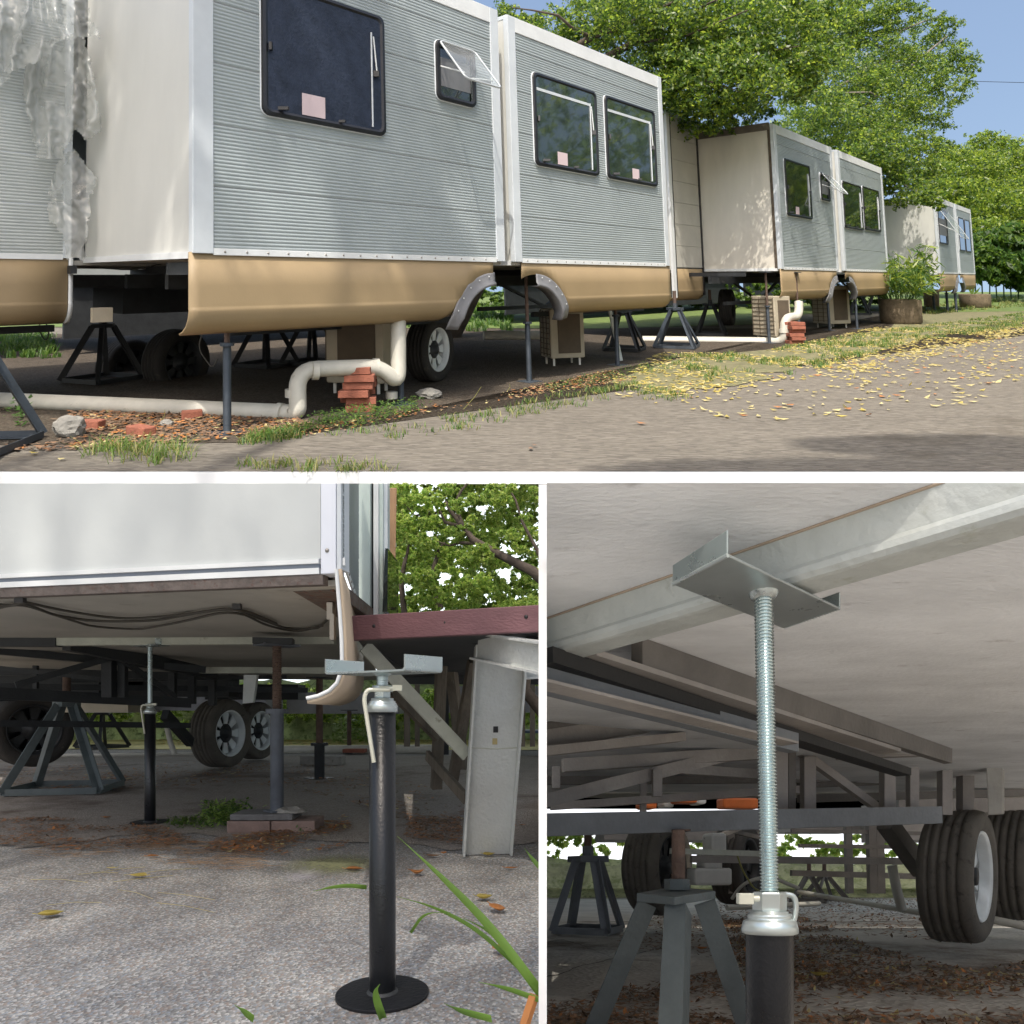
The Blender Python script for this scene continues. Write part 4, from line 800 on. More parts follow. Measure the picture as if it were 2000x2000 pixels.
m=MB(); q=bz(638,1075,0); c_=ew(.018,.0,.013); c_.z=Q(638,1075,c_.y).z; m.lathe([(0,.005),(.004,.004),(.007,0)],c_,EN,10); m.build('screw',mScrew,E)
# side wall recedes
C0=ew(.063,FZ,0); SD=V((-.167,1,0)).normalized(); SN=V((SD.y,-SD.x,0))
def sw(s,z,o=0): return C0+SD*s+SN*o+UP*(z-FZ)
z=FZ+.03
while z<1.05:
    pr=[(0,z),(.002,z+.002)]; k=z+.004
    while k<z+.20: pr += [(.0005,k),(.004,k+.005),(.004,k+.010)]; k+=.0145
    pr.append((-.003,z+.208)); m=MB(); m.sweep(pr,[sw(.0,FZ*0,0)-UP*0+UP*(0),sw(1.0,0,0)],SN,UP); m.build('siding_board',mAlu,E); z+=.21
m=MB(); m.hexa([sw(-.002,FZ+.022,.0),sw(1.0,FZ+.022,.0),sw(1.0,FZ+.022,.007),sw(-.002,FZ+.022,.007),sw(-.002,FZ+.045,.0),sw(1.0,FZ+.045,.0),sw(1.0,FZ+.045,.007),sw(-.002,FZ+.045,.007)]); m.build('bottom_trim',mTrimL,E)
m=MB()
for i in range(7): m.lathe([(0,.004),(.005,.003),(.006,0)],sw(.06+i*.14,FZ+.033,.007),SN,6)
m.build('rivets',mScrew,E)
# second slide-out's corner frames beyond
for (p0,p1,mt,y,rb,nm) in [(697,723,M('pale_green_frame',(.52,.60,.56),.35,0,.06,6,.02),3.20,1203,'frame_strip'),(723,729,mBlack,3.24,1203,'gasket_strip'),(729,739,mTrimL,3.22,1203,'frame_strip'),(739,748,M('pale_green_frame',(0,0,0)),3.24,1203,'frame_strip'),(748,757,mTrim,3.26,1203,'frame_strip')]:
    m=MB(); a=Q(p0,rb,y); b=Q(p1,rb,y); t=Q(p1,930,y); m.hexa([a,b,b+Y*.06,a+Y*.06,V((a.x,a.y,t.z)),V((b.x,b.y,t.z)),V((b.x,b.y+.06,t.z)),V((a.x,a.y+.06,t.z))]); m.build(nm,mt,E,bevel=.002)
m=MB(); a=Q(747,1195,3.16); m.hexa([a,a+V((.022,0,0)),a+V((.022,.3,0)),a+V((0,.3,0)),a+V((.012,0,.28)),a+V((.024,0,.28)),a+V((.024,.3,.28)),a+V((.012,.3,.28))]); m.build('window_edge',mGlass,E)
# floor underside and steel
m=MB(); m.hexa([ew(WL,FZ-.030,-.05),ew(.04,FZ-.030,-.05),sw(7.5,FZ-.030,-.02),V((-6.5,8.6,FZ-.030)),ew(WL,FZ-.012,-.05),ew(.04,FZ-.012,-.05),sw(7.5,FZ-.012,-.02),V((-6.5,8.6,FZ-.012))]); m.build('floor_underside',mUnder,E)
m=MB() # hollow cross tube with open end
a=Q(572,1155,2.34); b=Q(652,1155,2.30); hh=.050
for (p,q,w_,h_) in ((0,0,1,.004),(0,hh-.004,1,.004)):
    m.hexa([a+UP*(p+q),b+UP*(p+q),b+UP*(p+q)+V((-.02,.75,0)),a+UP*(p+q)+V((-.02,.75,0)),a+UP*(p+q+h_),b+UP*(p+q+h_),b+UP*(p+q+h_)+V((-.02,.75,0)),a+UP*(p+q+h_)+V((-.02,.75,0))])
for e0 in (a,b-X*.004): m.hexa([e0,e0+X*.004,e0+V((-.016,.75,0)),e0+V((-.02,.75,0)),e0+UP*hh,e0+X*.004+UP*hh,e0+V((-.016,.75,hh)),e0+V((-.02,.75,hh))])
m.build('hollow_cross_tube',M('rust_edged_steel',(.16,.13,.11),.7,.2,.3,20,.4,60,col2=(.17,.07,.045),c2=.5),E)
def ebeam(name,mat,a,b,w_=.05,h_=.06): m=MB(); m.beam(a,b,w_,h_); return m.build(name,mat,E)
ebeam('galvanized_rail',mGalv,Q(117,1249,3.9),Q(655,1246,3.85),.06,.068)
ebeam('dark_rail',mSteel,Q(-200,1247,3.9),Q(116,1248,3.9),.07,.085)
ebeam('galvanized_rail',mGalv,Q(392,1309,5.6),Q(650,1310,5.6),.06,.048)
for a,b,w_,h_ in [((-100,1170,3.2),(160,1236,4.2),.05,.11),((130,1255,4.2),(420,1318,6.0),.05,.09),((-100,1262,4.4),(400,1308,5.4),.05,.05),
    ((-100,1362,4.3),(30,1360,4.6),.05,.06),((-40,1352,4.4),(370,1373,5.6),.05,.075),((30,1338,4.5),(215,1285,4.9),.03,.04),((240,1290,4.9),(340,1360,5.3),.03,.035),((-80,1296,5.0),(230,1330,5.2),.03,.03),
    ((-50,1412,4.7),(370,1417,6.0),.04,.045),((-50,1340,5.6),(600,1348,7.0),.04,.05),((120,1330,6),(560,1322,6.5),.04,.035),((-60,1310,5.5),(420,1322,6),.04,.06)]:
    ebeam('chassis_bar',mSteel,Q(*a),Q(*b),w_,h_)
for px,r0,r1,y,w_ in [(213,1288,1362,4.95,.07),(240,1288,1362,5.0,.05),(337,1315,1375,5.6,.05),(375,1315,1375,5.7,.05),(415,1320,1378,6.5,.06),(70,1300,1345,5.2,.03)]:
    ebeam('chassis_upright',mSteel,Q(px,r0,y),Q(px,r1,y),w_,w_)
ebeam('axle_arm',mSteel,Q(322,1395,6.4),Q(372,1450,6.9),.06,.09)
m=MB(); m.cube(Q(200,1376,6.4),.62,.3,.14); m.build('underfloor_tank',mBeige,E)
m=MB()
a=Q(480,1310,5.5)
m.hexa([Q(474,1374,5.45),Q(494,1372,5.45),Q(498,1372,5.7),Q(480,1374,5.7),Q(476,1318,5.45),Q(502,1318,5.45),Q(506,1318,5.7),Q(480,1318,5.7)]); m.build('galvanized_hanger',mGalvB,E)
# dark boxes closing the far underside
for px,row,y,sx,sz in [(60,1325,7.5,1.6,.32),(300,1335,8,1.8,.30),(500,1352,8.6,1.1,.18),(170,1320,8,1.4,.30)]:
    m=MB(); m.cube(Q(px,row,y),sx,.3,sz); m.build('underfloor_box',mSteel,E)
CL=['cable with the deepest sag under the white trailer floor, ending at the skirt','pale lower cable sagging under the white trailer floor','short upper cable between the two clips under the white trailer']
for pts in ([(-30,1178,3.2),(20,1183,3.2),(42,1176,3.1),(110,1203,3.05),(190,1214,3.0),(300,1213,3.0),(400,1194,3.05),(455,1187,3.1),(500,1206,3.0),(560,1228,2.9),(620,1228,2.8),(652,1200,2.7)],
            [(-30,1195,3.2),(38,1177,3.1),(100,1199,3.0),(180,1224,2.95),(270,1230,2.9),(360,1214,3.0),(458,1189,3.1),(520,1222,2.95),(580,1235,2.85),(630,1222,2.75)],
            [(40,1174,3.15),(130,1194,3.1),(240,1210,3.1),(360,1201,3.1),(462,1185,3.15),(540,1218,3.0)]):
    m=MB(); m.tube(bend([H(p[0],p[1],.372) for p in pts],.25,5),.0055,6); tag(m.build('sagging_cable',mCable),CL.pop(0),'cable','cables looping under the trailer floor')
for px,row in ((40,1172),(463,1185)): m=MB(); p=H(px,row,.374); m.cube(p,.03,.02,.02); m.build('cable_clip',mBlack,E)
m=MB(); m.cube(Q(647,1195,2.55),.02,.05,.06); m.cube(Q(650,1225,2.5),.015,.03,.09); m.build('skirt_bracket',mScrew,E)
# curled skirt
pf=[(657,1112),(660,1150),(664,1200),(667,1245),(668,1285),(666,1312),(658,1334),(643,1349),(622,1359),(599,1364)]
pts=[Q(x,r,2.16) for x,r in pf]; m=MB(); O=V((0,0,0)); fine=[]
for a,b in zip(pts,pts[1:]): fine += [a, a.lerp(b,.5)]
fine.append(pts[-1]); n=len(fine); vs=fine+[p+SD*1.3 for p in fine]
m.add(vs,[(i,i+1,n+i+1,n+i) for i in range(n-1)],True); m.build('skirt',mTan,E,solid=.016)
m=MB(); m.tube([p-SD*.002 for p in fine],.0065,6); m.build('skirt_edge_trim',mTrimL,E)
# wheels
wheel(E,Q(432,1432,7.4),(.97,-.25,0),.352,.26,'dusty tyre with white spoked rim, nearer of the pair under the white trailer',tyre=mTyreD)
wheel(E,Q(498,1427,8.6),(.97,-.25,0),.345,.22,'white rimmed tyre behind the nearer wheel, beside the rusty jack',tyre=mTyreD)
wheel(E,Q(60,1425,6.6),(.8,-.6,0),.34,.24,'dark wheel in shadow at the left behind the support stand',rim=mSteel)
# jacks
def ujack(p,ztop,label,zt,r=.029,base=.1,yaw=.3,plate=(.25,.10),fl=.045,handle=True,grp=None):
    p=V(p); root=thing('screw_jack',p,label,'jack',grp); h=ztop-p.z
    m=MB(); m.lathe([(0,0),(base,0),(base,.005),(base*.985,.006),(0,.006)],p+UP*.001,UP,56,False); m.build('base_plate',mPlateB,root)
    m=MB(); m.lathe([(r+.006,.006),(r+.003,.011),(r,.013)],p,UP,32); m.build('weld_bead',mSteel,root)
    m=MB(); m.lathe([(r,.007),(r,zt),(r*.8,zt)],p,UP,48); m.build('tube',mBlackP,root)
    m=MB(); m.lathe([(r+.0,zt-.012),(r+.004,zt-.012),(r+.0045,zt),(r+.002,zt+.006),(r*.98,zt+.009),(r*.98,zt+.012),(r*.85,zt+.013),(r*.85,zt+.018),(0,zt+.018)],p,UP,40); m.build('collar_cap',mZincW,root)
    m=MB(); q=p+UP*(zt+.018); m.lathe([(0,0),(r*.66,0),(r*.66,.022),(0,.022)],q,UP,6,False); m.build('hex_nut',mZinc,root,bevel=.0015)
    m=MB(); pr=[]; z=zt+.03; rr=r*.46
    while z<h-.006: pr += [(rr*.84,z),(rr,z+.0019),(rr*.84,z+.0038)]; z+=.0038
    m.lathe(pr,p,UP,20,True); m.build('threaded_rod',mZinc,root)
    a=V((math.cos(yaw),math.sin(yaw),0)); b=V((-a.y,a.x,0)); t=p+UP*h
    hp=MB(); L=plate[0]/2; Wd_=plate[1]/2; th=.004; prof=[(-L,fl),(-L,.006),(-L+.002,.002),(-L+.006,0),(L-.006,0),(L-.002,.002),(L,.006),(L,fl),(L-th,fl),(L-th,.008),(L-.009,th),(-L+.009,th),(-L+th,.008),(-L+th,fl)]
    hp.sweep(prof,[t-b*Wd_,t+b*Wd_],a,UP,closed=True,cap=False); hp.add([t-b*Wd_+a*x+UP*z_ for x,z_ in prof],[(0,1,12,13),(1,2,11,12),(2,3,10,11),(3,4,9,10),(4,5,8,9),(5,6,7,8)]); hp.add([t+b*Wd_+a*x+UP*z_ for x,z_ in prof],[(0,1,12,13),(1,2,11,12),(2,3,10,11),(3,4,9,10),(4,5,8,9),(5,6,7,8)])
    hp.build('u_head_plate',mZinc,root,bevel=.001)
    m=MB(); m.lathe([(rr*1.0,-.006),(rr*1.45,-.002),(rr*1.6,0)],t,UP,20); m.build('head_weld',mZinc,root)
    if handle:
        m=MB(); q=p+UP*(zt+.036); m.tube(bend([q+X*.020-Y*.024,q-X*.028-Y*.030,q-X*.034-Y*.030-UP*.02,q-X*.012-Y*.034-UP*.155],.014,5),.0048,8); m.build('handle',mWPlZ,root)
        m=MB(); m.tube([q-X*.002-Y*.02+UP*.002,q+X*.028-Y*.02+UP*.003],.006,10); m.cube(q+X*.036-Y*.02+UP*.004,.020,.010,.012); m.build('locking_pin',mWPlZ,root)
        m=MB(); m.lathe([(rr*1.05,-.004),(rr*1.7,-.004),(rr*1.7,.010),(rr*1.05,.010)],q,UP,20); m.build('lock_ring',mZincW,root)
    return root
mWPlZ=M('cream_zinc',(.62,.62,.52),.35,.35,.1,8,.05)
jp=G(747,1943); jt=Q(745,1316,jp.y).z
ujack(jp,jt,'loose black screw jack standing nearest with empty zinc U-head and bent handle',Q(747,1380,jp.y).z-jp.z,.0285,.1,-.64,(.250,.11),.034,True,'black tube screw jacks with zinc heads')
jp2=G(293,1607); jt2=Q(292,1262,jp2.y).z
ujack(jp2,jt2,'black screw jack propping the galvanized rail, left of the weeds',Q(294,1390,jp2.y).z-jp2.z,.0285,.1,-.5,(.22,.09),.035,True,'black tube screw jacks with zinc heads')
# rusty jack on blocks
kp=G(541,1622); root=thing('block_pad',kp,'grey paving slab with crumbled mortar over bricks under the rusty jack','blocks')
for i,dx in enumerate((-.11,.11)): m=MB(); m.cube(kp+V((dx,0,.033)),.215,.20,.06,.02*i); m.build('brick',M('dusty_brick',(.24,.17,.145),.95,0,.2,9,.6,60),root,bevel=.004)
m=MB(); m.cube(kp+V((-.05,.0,.081)),.31,.19,.03,.02); m.build('slab',M('grey_slab',(.15,.15,.15),.8,0,.2,9,.5,50),root,bevel=.004)
rs=np.random.default_rng(4); mm=MB()
bm=bmesh.new(); bmesh.ops.create_icosphere(bm,subdivisions=3,radius=1)
mm.add([kp+V((.07+v.co.x*.085*(1+.2*NZ.noise(v.co*3)),v.co.y*.07,.098+max(-.2,v.co.z)*.022*(1+.6*NZ.noise(v.co*6)))) for v in bm.verts],[tuple(v.index for v in f.verts) for f in bm.faces]); bm.free(); mm.build('mortar',mConc,root)
post(kp+UP*.098,Q(530,1255,3.6).z,'rusty threaded jack on grey tube standing on the brick pad',r=.033,mat=M('worn_slate_steel',(.13,.145,.17),.55,.3,.2,9,.3,70,col2=(.22,.22,.22),c2=.66),th=.345,plate=.05)
m=MB(); p=Q(535,1253,3.62); m.cube(p,.19,.12,.03,.2); tag(m.build('saddle',mSteel),'dark steel saddle on top of the rusty jack','saddle')
for px,b0,rt,l,r in [(624,1521,1322,'thin black prop behind the curled skirt, nearest of three',.045),(682,1471,1386,'thin black prop farther behind the loose jack',.045)]: post(G(px,b0),Q(px,rt,G(px,b0).y).z,l,r=r,mat=mSteel,group='thin black props beyond the skirt')
m=MB(); p=G(705,1440); m.beam(p,p+V((.12,0,.55)),.05,.05); tag(m.build('slanting_prop',mSteel),'slanting dark prop leg right of the thin black props','prop')
stand(G(122,1548)+V((0,.05,0)),.66,'dark grey angle-iron stand under the left beams',.42,mStand,'support stands under the white trailer',stem=.17,yaw=-.55,top=.07)
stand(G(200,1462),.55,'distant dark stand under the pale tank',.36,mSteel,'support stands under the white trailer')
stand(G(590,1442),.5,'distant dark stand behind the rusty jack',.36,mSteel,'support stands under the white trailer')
for px,row,sx,l in [(626,1495,.46,'pale concrete block lying behind the thin prop'),(690,1474,.30,'reddish flat brick under the far prop')]:
    m=MB(); p=G(px,row)+V((0,.1,.05)); m.cube(p,sx,.2,.10 if sx>.4 else .05); tag(m.build('concrete_block',mConc if sx>.4 else mBrick,bevel=.006),l,'block')
pipe('ground_pipe','white plastic pipe along the edge of the yellow lawn',[Q(400,1467,10.2),Q(860,1464,10.0)],.07,mPvc)
pipe('ground_pipe','thin pale pipes on the ground left of the near wheels',[Q(-60,1478,8.5),Q(520,1470,8.8)],.02,mPvc)
m=MB(); m.tube([Q(326,1420,6.8),Q(333,1450,6.8),Q(341,1473,6.8)],.026,10); tag(m.build('pipe_stub',mPvc),'pale plastic pipe stub hanging between the jack and the wheel','pipe')
# deck frame at the right
D=thing('deck_frame',G(950,1672),'steel deck frame with maroon front board on a white I-beam leg','deck')
P3=3.05
a=Q(684,1228,2.62); b=Q(1090,1207,2.36); m=MB(); m.beam(a,b,.04,.088); m.build('front_board',mPurple,D,bevel=.003)
for px,row in ((731,1223),(870,1216),(1028,1205)): m=MB(); q=Q(px,row,2.62-(px-684)*.00064-.021); m.lathe([(0,.006),(.005,.005),(.008,0)],q-Y*.002,-Y,8); m.build('screw',mBlack,D)
def ibeam(a,b,wd,ht,up,mat,name='i_beam',tf=.008):
    a=V(a);b=V(b);d=b-a; sd=d.cross(V(up)).normalized(); uu=sd.cross(d).normalized(); m=MB()
    m.box((a+b)/2,d/2,sd*tf/2,uu*(ht/2)); 
    for s in (-1,1): m.box((a+b)/2+uu*s*(ht/2+tf/2+.0005),d/2,sd*wd/2,uu*tf/2)
    return m.build(name,mat,D)
# leg: web faces the viewer, flanges left and right
top=Q(979,1262,2.85); bot=Q(951,1668,3.05); m=MB(); dv=bot-top; ux=V((1,.12,0)).normalized(); uy=V((-.12,1,0)).normalized()
m.box((top+bot)/2,dv/2,ux*.094,uy*.005); m.build('leg_web',mGalvB,D)
for s,nm in ((-1,'leg_flange'),(1,'leg_flange')): m=MB(); m.box((top+bot)/2+ux*s*.099,dv/2,ux*.0045,uy*.055); m.build(nm,mGalvB,D,bevel=.001)
for row,mt in ((1418,mBlack),(1441,M('yellow_putty',(.40,.33,.16),.9))): m=MB(); q=top.lerp(bot,(row-1262)/406)-uy*.006; m.box(q,ux*.010,uy*.002,UP*.013); m.build('bolt_hole',mt,D)
m=MB(); q=top.lerp(bot,.475)-uy*.006; m.tube([q-ux*.093+UP*.004,q-UP*.002,q+ux*.093+UP*.003],.0025,6); m.build('weld_line',mGalv,D)
ibeam(Q(935,1262,2.70),Q(1150,1300,2.05),.07,.085,UP,mGalvB)
ibeam(Q(1018,1315,3.3),Q(1120,1310,3.3),.05,.04,UP,mGalvB)
def dbeam(name,mat,a,b,w_=.04,h_=.05): m=MB(); m.beam(Q(*a),Q(*b),w_,h_); return m.build(name,mat,D)
dbeam('diagonal_brace',mGalv,(712,1262,2.75),(912,1475,3.02),.012,.055); dbeam('lower_brace',mWood,(835,1475,3.6),(910,1560,3.12),.02,.05)
dbeam('rear_brace',mWood,(765,1350,3.6),(855,1440,3.9),.03,.05)
for a,b in [((790,1285,3.8),(760,1240,2.9)),((830,1290,4.2),(800,1240,2.9)),((870,1290,4.4),(850,1240,2.9)),((905,1290,4.6),(900,1240,2.85)),((800,1310,4.6),(720,1250,2.9)),((940,1300,4.6),(935,1240,2.8)),((1000,1320,4.6),(1040,1250,2.6))]: dbeam('joist',mSteel,a,b,.05,.07)
m=MB(); m.hexa([Q(700,1252,2.66),Q(1100,1232,2.45),Q(1100,1330,5.4),Q(760,1330,5.4),Q(700,1246,2.66),Q(1100,1226,2.45),Q(1100,1326,5.4),Q(760,1326,5.4)]); m.build('deck_boards',mSteel,D)
dbeam('rear_beam',mSteel,(740,1322,5.0),(1090,1322,4.6),.05,.10)
for a,b,mt,w_ in [((852,1540,4.0),(862,1300,3.9),mWood,.055),((885,1520,3.9),(925,1290,3.5),mWood,.05),((905,1500,4.6),(880,1300,4.4),mWood,.06),((866,1470,5.4),(866,1320,5.2),mSteel,.08)]:
    dbeam('rear_post',mt,a,b,w_,w_)
for px,y in ((795,6.5),(815,8.0),(1020,6.2),(1040,7)): dbeam('far_post',mWood,(px,1458,y),(px,1330,y),.05,.05)
# brown plank leaning against the wall
m=MB(); m.hexa([Q(759,1135,3.5),Q(772,1135,3.5),Q(772,1135,3.6),Q(759,1135,3.6),Q(760,953,3.5),Q(775,953,3.5),Q(775,953,3.6),Q(760,953,3.6)]); pl=m.build('brown_plank',mWoodL,bevel=.003); tag(pl,'brown wooden plank standing beside the trailer frame against the trees','plank')
# blue plastic chair
ch=thing('plastic_chair',G(1030,1500),'dark blue plastic chair half hidden behind the white I-beam leg','chair'); p=G(1030,1500); 
for nm,c_,sx,sy,sz in [('seat',(0,.2,.38),.42,.40,.03),('backrest',(-.2,.2,.55),.03,.4,.34)]: m=MB(); m.cube(p+V(c_),sx,sy,sz); m.build(nm,mNavy,ch,bevel=.01)
for dx in (-.17,.17):
    for dy in (.03,.37): m=MB(); m.beam(p+V((dx*1.15,dy,0)),p+V((dx,dy,.37)),.045,.045); m.build('leg',mNavy,ch)
# leaves lying on the pebbled concrete
def leaf1(px,row,size,ang,mat,label,curl=.25,wdt=.3):
    wdt*=1.9; size*=1.1
    p=G(px,row)+UP*.008; a=V((math.cos(ang),math.sin(ang),0)); b=V((-a.y,a.x,0)); m=MB(); vs=[]; N=8
    for i in range(N+1):
        u=i/N; w_=wdt*size*math.sin(math.pi*min(1,u**.8))*.9; zc=curl*size*(u-.5)**2*1.6
        vs += [p+a*size*(u-.5)-b*w_*.5+UP*(zc+w_*.30),p+a*size*(u-.5)+UP*zc,p+a*size*(u-.5)+b*w_*.5+UP*(zc+w_*.22)]
    m.add(vs,[(3*i+j,3*i+j+1,3*i+4+j,3*i+3+j) for i in range(N) for j in (0,1)],True); m.tube([vs[1],vs[1]-a*size*.16+UP*.004],.0012,4)
    return tag(m.build('fallen_leaf',mat,solid=.0006),label,'leaf','fallen leaves on the pebbled concrete')
for q in [(99,1793,.062,.5,mY1,'curled yellow leaf lying at the left on the pebbled concrete',.3,.42),(270,1716,.065,3.0,mY1,'thin yellow leaf lying in front of the left jack',.2,.28),(217,1700,.04,3.0,mY2,'tiny yellow leaf left of the thin yellow one',.2,.2),
    (946,1760,.05,.2,mY1,'small cupped yellow leaf right of the loose jack',.5,.5),(972,1783,.065,-.8,mO1,'orange curled leaf just below the cupped yellow one',.5,.35),(977,1865,.05,-.9,mO1,'orange leaf lying under the long grass blade',.5,.4),(955,1674,.05,.3,mY1,'yellow leaf at the foot of the I-beam leg',.4,.45),
    (867,1671,.03,1.2,mO1,'tiny orange leaf left of the I-beam foot',.5,.5),(846,1676,.06,0,mB1,'long brown leaf beside the tiny orange one',.3,.2),(815,1711,.05,.4,mO1,'crumpled brown-orange leaf right of the loose jack tube',.8,.5),(692,1702,.065,0,mO1,'flat tan leaf left of the loose jack tube',.1,.3),
    (999,1700,.05,.2,mO1,'thin orange leaf near the right edge below the I-beam',.2,.2),(77,1650,.06,0,mO1,'flat orange strip leaf at the left near the litter',.1,.2),(298,1676,.045,.2,mO1,'small orange leaf above the thin yellow one',.1,.3),(208,1600,.04,.5,mO1,'orange leaf left of the propping jack base',.4,.4),(640,1608,.05,.2,mO1,'orange leaf right of the brick pad',.3,.3)]:
    leaf1(*q)
tufts_=0
litter('brown_leaf_litter','brown dead leaves and twigs strewn under the white trailer',ground_pts(2600,[(-100,1560),(250,1545),(480,1530),(640,1560),(900,1640),(1060,1620),(900,1560),(700,1500),(400,1490),(-100,1500)],dens=lambda x,y:max(0,.45+1.5*NZ.noise((x*1.6,y*1.6,4)))),.04,[mB1,mB2,mO1,mY2],[.5,.32,.13,.05])
litter('litter_left','line of reddish leaf litter in front of the left stand',ground_pts(1500,[(-100,1680),(120,1668),(390,1650),(300,1612),(60,1600),(-100,1595)],dens=lambda x,y:max(0,.4+2*NZ.noise((x*2.2,y*4,9)))),.028,[mB1,mO1,mB2],[.5,.2,.3])
litter('litter_pad','leaf litter gathered round the brick pad',ground_pts(900,[(390,1665),(560,1675),(690,1655),(680,1595),(600,1620),(430,1640)],dens=lambda x,y:max(0,.5+2*NZ.noise((x*3,y*4,9)))),.032,[mB1,mO1,mY2],[.6,.3,.1])
litter('far_yellow_leaves','yellow leaves on the lawn beyond the white pipe',ground_pts(2600,[(300,1456),(1060,1456),(1060,1436),(300,1436)]),.07,[mY1,mO1,mG1],[.5,.2,.3])
litter('deck_litter','leaf crumbs before the I-beam leg',ground_pts(700,[(790,1640),(905,1655),(900,1600),(800,1600)]),.03,[mB1,mO1,mB2],[.5,.25,.25])
def straws(name,label,poly,n,L,mats):
    pts=ground_pts(n,poly); m=MB()
    for p in pts:
        a=random.gauss(0,.55); p=V(p)+UP*.004; d=V((math.cos(a),math.sin(a)*.7,0)); l=L*random.uniform(.4,1.3); m.tube([p,p+d*l*.5+V((0,random.uniform(-.01,.01),.004)),p+d*l],.0009,3,False)
    o=m.build(name,mats); o['kind']='stuff'; o['label']=label; o['category']='dry straw'
straws('dry_straw','dry tan straws scattered left of the loose jack',[(240,1655),(330,1640),(500,1670),(510,1700),(420,1700),(300,1690)],190,.10,mG2s:=M('dry_straw',(.36,.24,.15),.8,0,.3,5,0))
straws('straws_left','dry straws along the left litter line',[(10,1665),(300,1630),(340,1650),(120,1680)],110,.09,mG2s)
straws('long_straws','single long pale straws on the concrete',[(0,1700),(500,1720),(400,1760),(0,1790)],9,.22,mY2)
def blade(pts,wd,label,mat=None):
    m=MB(); P_=[Q(*p) for p in pts]; out=[]
    P_=bend(P_,.5,6) if len(P_)>2 else P_
    n=len(P_); vs=[]
    for i,p in enumerate(P_):
        d=(P_[min(i+1,n-1)]-P_[max(i-1,0)]).normalized(); s=d.cross(Y).normalized(); w_=wd*(1-(i/(n-1))**2.2)*.5+.0004; vs += [p-s*w_,p+Y*w_*.5,p+s*w_]
    m.add(vs,[(3*i+j,3*i+j+1,3*i+4+j,3*i+3+j) for i in range(n-1) for j in (0,1)],True)
    return tag(m.build('grass_blade',mat or mBl,solid=.0003),label,'grass blade','grass blades at the lower right')
mBl=M('grass_blade',(.18,.30,.06),.4,0,.15,3,0,trans=.45)
blade([(1060,1945,1.25),(960,1810,1.3),(855,1705,1.36),(776,1633,1.42)],.016,'longest grass blade slanting from the right edge up to the jack tube')
blade([(1030,1905,1.3),(930,1812,1.34),(845,1770,1.38),(775,1751,1.4)],.008,'thinner grass blade crossing under the longest one')
blade([(1000,1860,1.3),(960,1820,1.33),(905,1793,1.35)],.008,'short blade branching off right of the jack')
blade([(802,1822,1.36),(822,1792,1.36),(838,1783,1.36),(880,1782,1.36)],.005,'small bent grass tip right of the jack tube')
blade([(716,1733,1.62),(680,1729,1.62),(640,1734,1.62),(612,1741,1.62)],.009,'isolated grass tip left of the jack tube')
blade([(748,1990,1.2),(736,1955,1.2),(733,1935,1.2),(742,1922,1.2)],.013,'curved grass tip in front of the round base plate')
blade([(1060,1955,1.2),(990,1930,1.25),(935,1918,1.28)],.009,'low blade reaching left from the right edge')
blade([(1060,1700,1.6),(1040,1678,1.62),(1024,1656,1.65)],.010,'blade tip poking in at the right edge')
blade([(960,1990,1.1),(900,1975,1.15),(868,1960,1.2)],.011,'low blade at the bottom right of the base plate')
blade([(495,1990,1.2),(475,1975,1.22),(458,1962,1.25)],.012,'grass tip at the bottom edge left of the base plate')
m=MB(); m.beam(Q(1022,2010,1.2),Q(1044,1942,1.22),.014,.01); tag(m.build('orange_stick',mO1),'orange stick at the lower right corner among grass','stick')
weeds('weed_clump','bushy green weed clump between the two jacks',[(400,1622),(480,1620),(478,1590),(405,1590)],1000,.034,.095,[mG3,mLv,mG1])
weeds('flat_weeds','flat green weeds right of the propping jack base',[(325,1618),(400,1618),(400,1600),(340,1604)],420,.022,.03,[mG3,mL2])
weeds('pad_sprout','small sprout on the corner of the brick pad',[(578,1632),(600,1632),(600,1625),(580,1625)],26,.02,.04,[mG3])
weeds('far_shrub','thin shrub beyond the props',[(650,1455),(720,1455),(720,1448),(650,1448)],420,.10,.5,[mG1,mL2])
# trees behind the deck and the bright hazy sky
tc=[]
for px in range(765,1100,34):
    for row in range(925,1205,30): tc.append((px+random.uniform(-12,12),row+random.uniform(-12,12),3.95+random.uniform(-.35,.6),random.choice((10,15,20,25))))
lm=[(lim((1110,1140,3.6),(1040,1115,3.65),(960,1075,3.7),(905,1030,3.75),(870,980,3.8)),.034),(lim((960,1075,3.7),(900,1060,3.75),(830,1050,3.8)),.013),(lim((905,1030,3.75),(860,1000,3.8),(790,985,3.8)),.012),(lim((860,1190,4.1),(850,1100,4.1),(870,1060,4.1)),.022),(lim((790,1200,4),(790,1100,4),(800,1050,4)),.018),(lim((1060,1100,3.8),(1020,1020,3.8),(985,940,3.8)),.013),(lim((905,1030,3.75),(900,960,3.8),(930,930,3.8)),.012)]
tree('ficus_tree','small-leaved tree with dark crossing branches behind the maroon deck board',Q(1085,1560,4.5),Q(1040,1225,4.3),.05,tc,68000,.025,[mLv,mLv2,mL2],lm,bark=mBark,probs=[.42,.4,.18],rx=1.5)
tc2=[(px,row,13,40) for px in range(750,1120,60) for row in range(965,1290,55)]
m=MB(); vs=[]; nx=60
for i in range(nx+1):
    px=-100+i*22
    for j,(row,dy) in enumerate(((1445,0),(1400,.1),(1350+18*NZ.noise((i*.5,0,0)),.0),(1325+34*NZ.noise((i*.31,3,0)),.5))): vs.append(Q(px,row,14.3+dy+.3*NZ.noise((i*.7,j*1.3,2))))
m.add(vs,[(i*4+j,(i+1)*4+j,(i+1)*4+j+1,i*4+j+1) for i in range(nx) for j in range(3)],True)
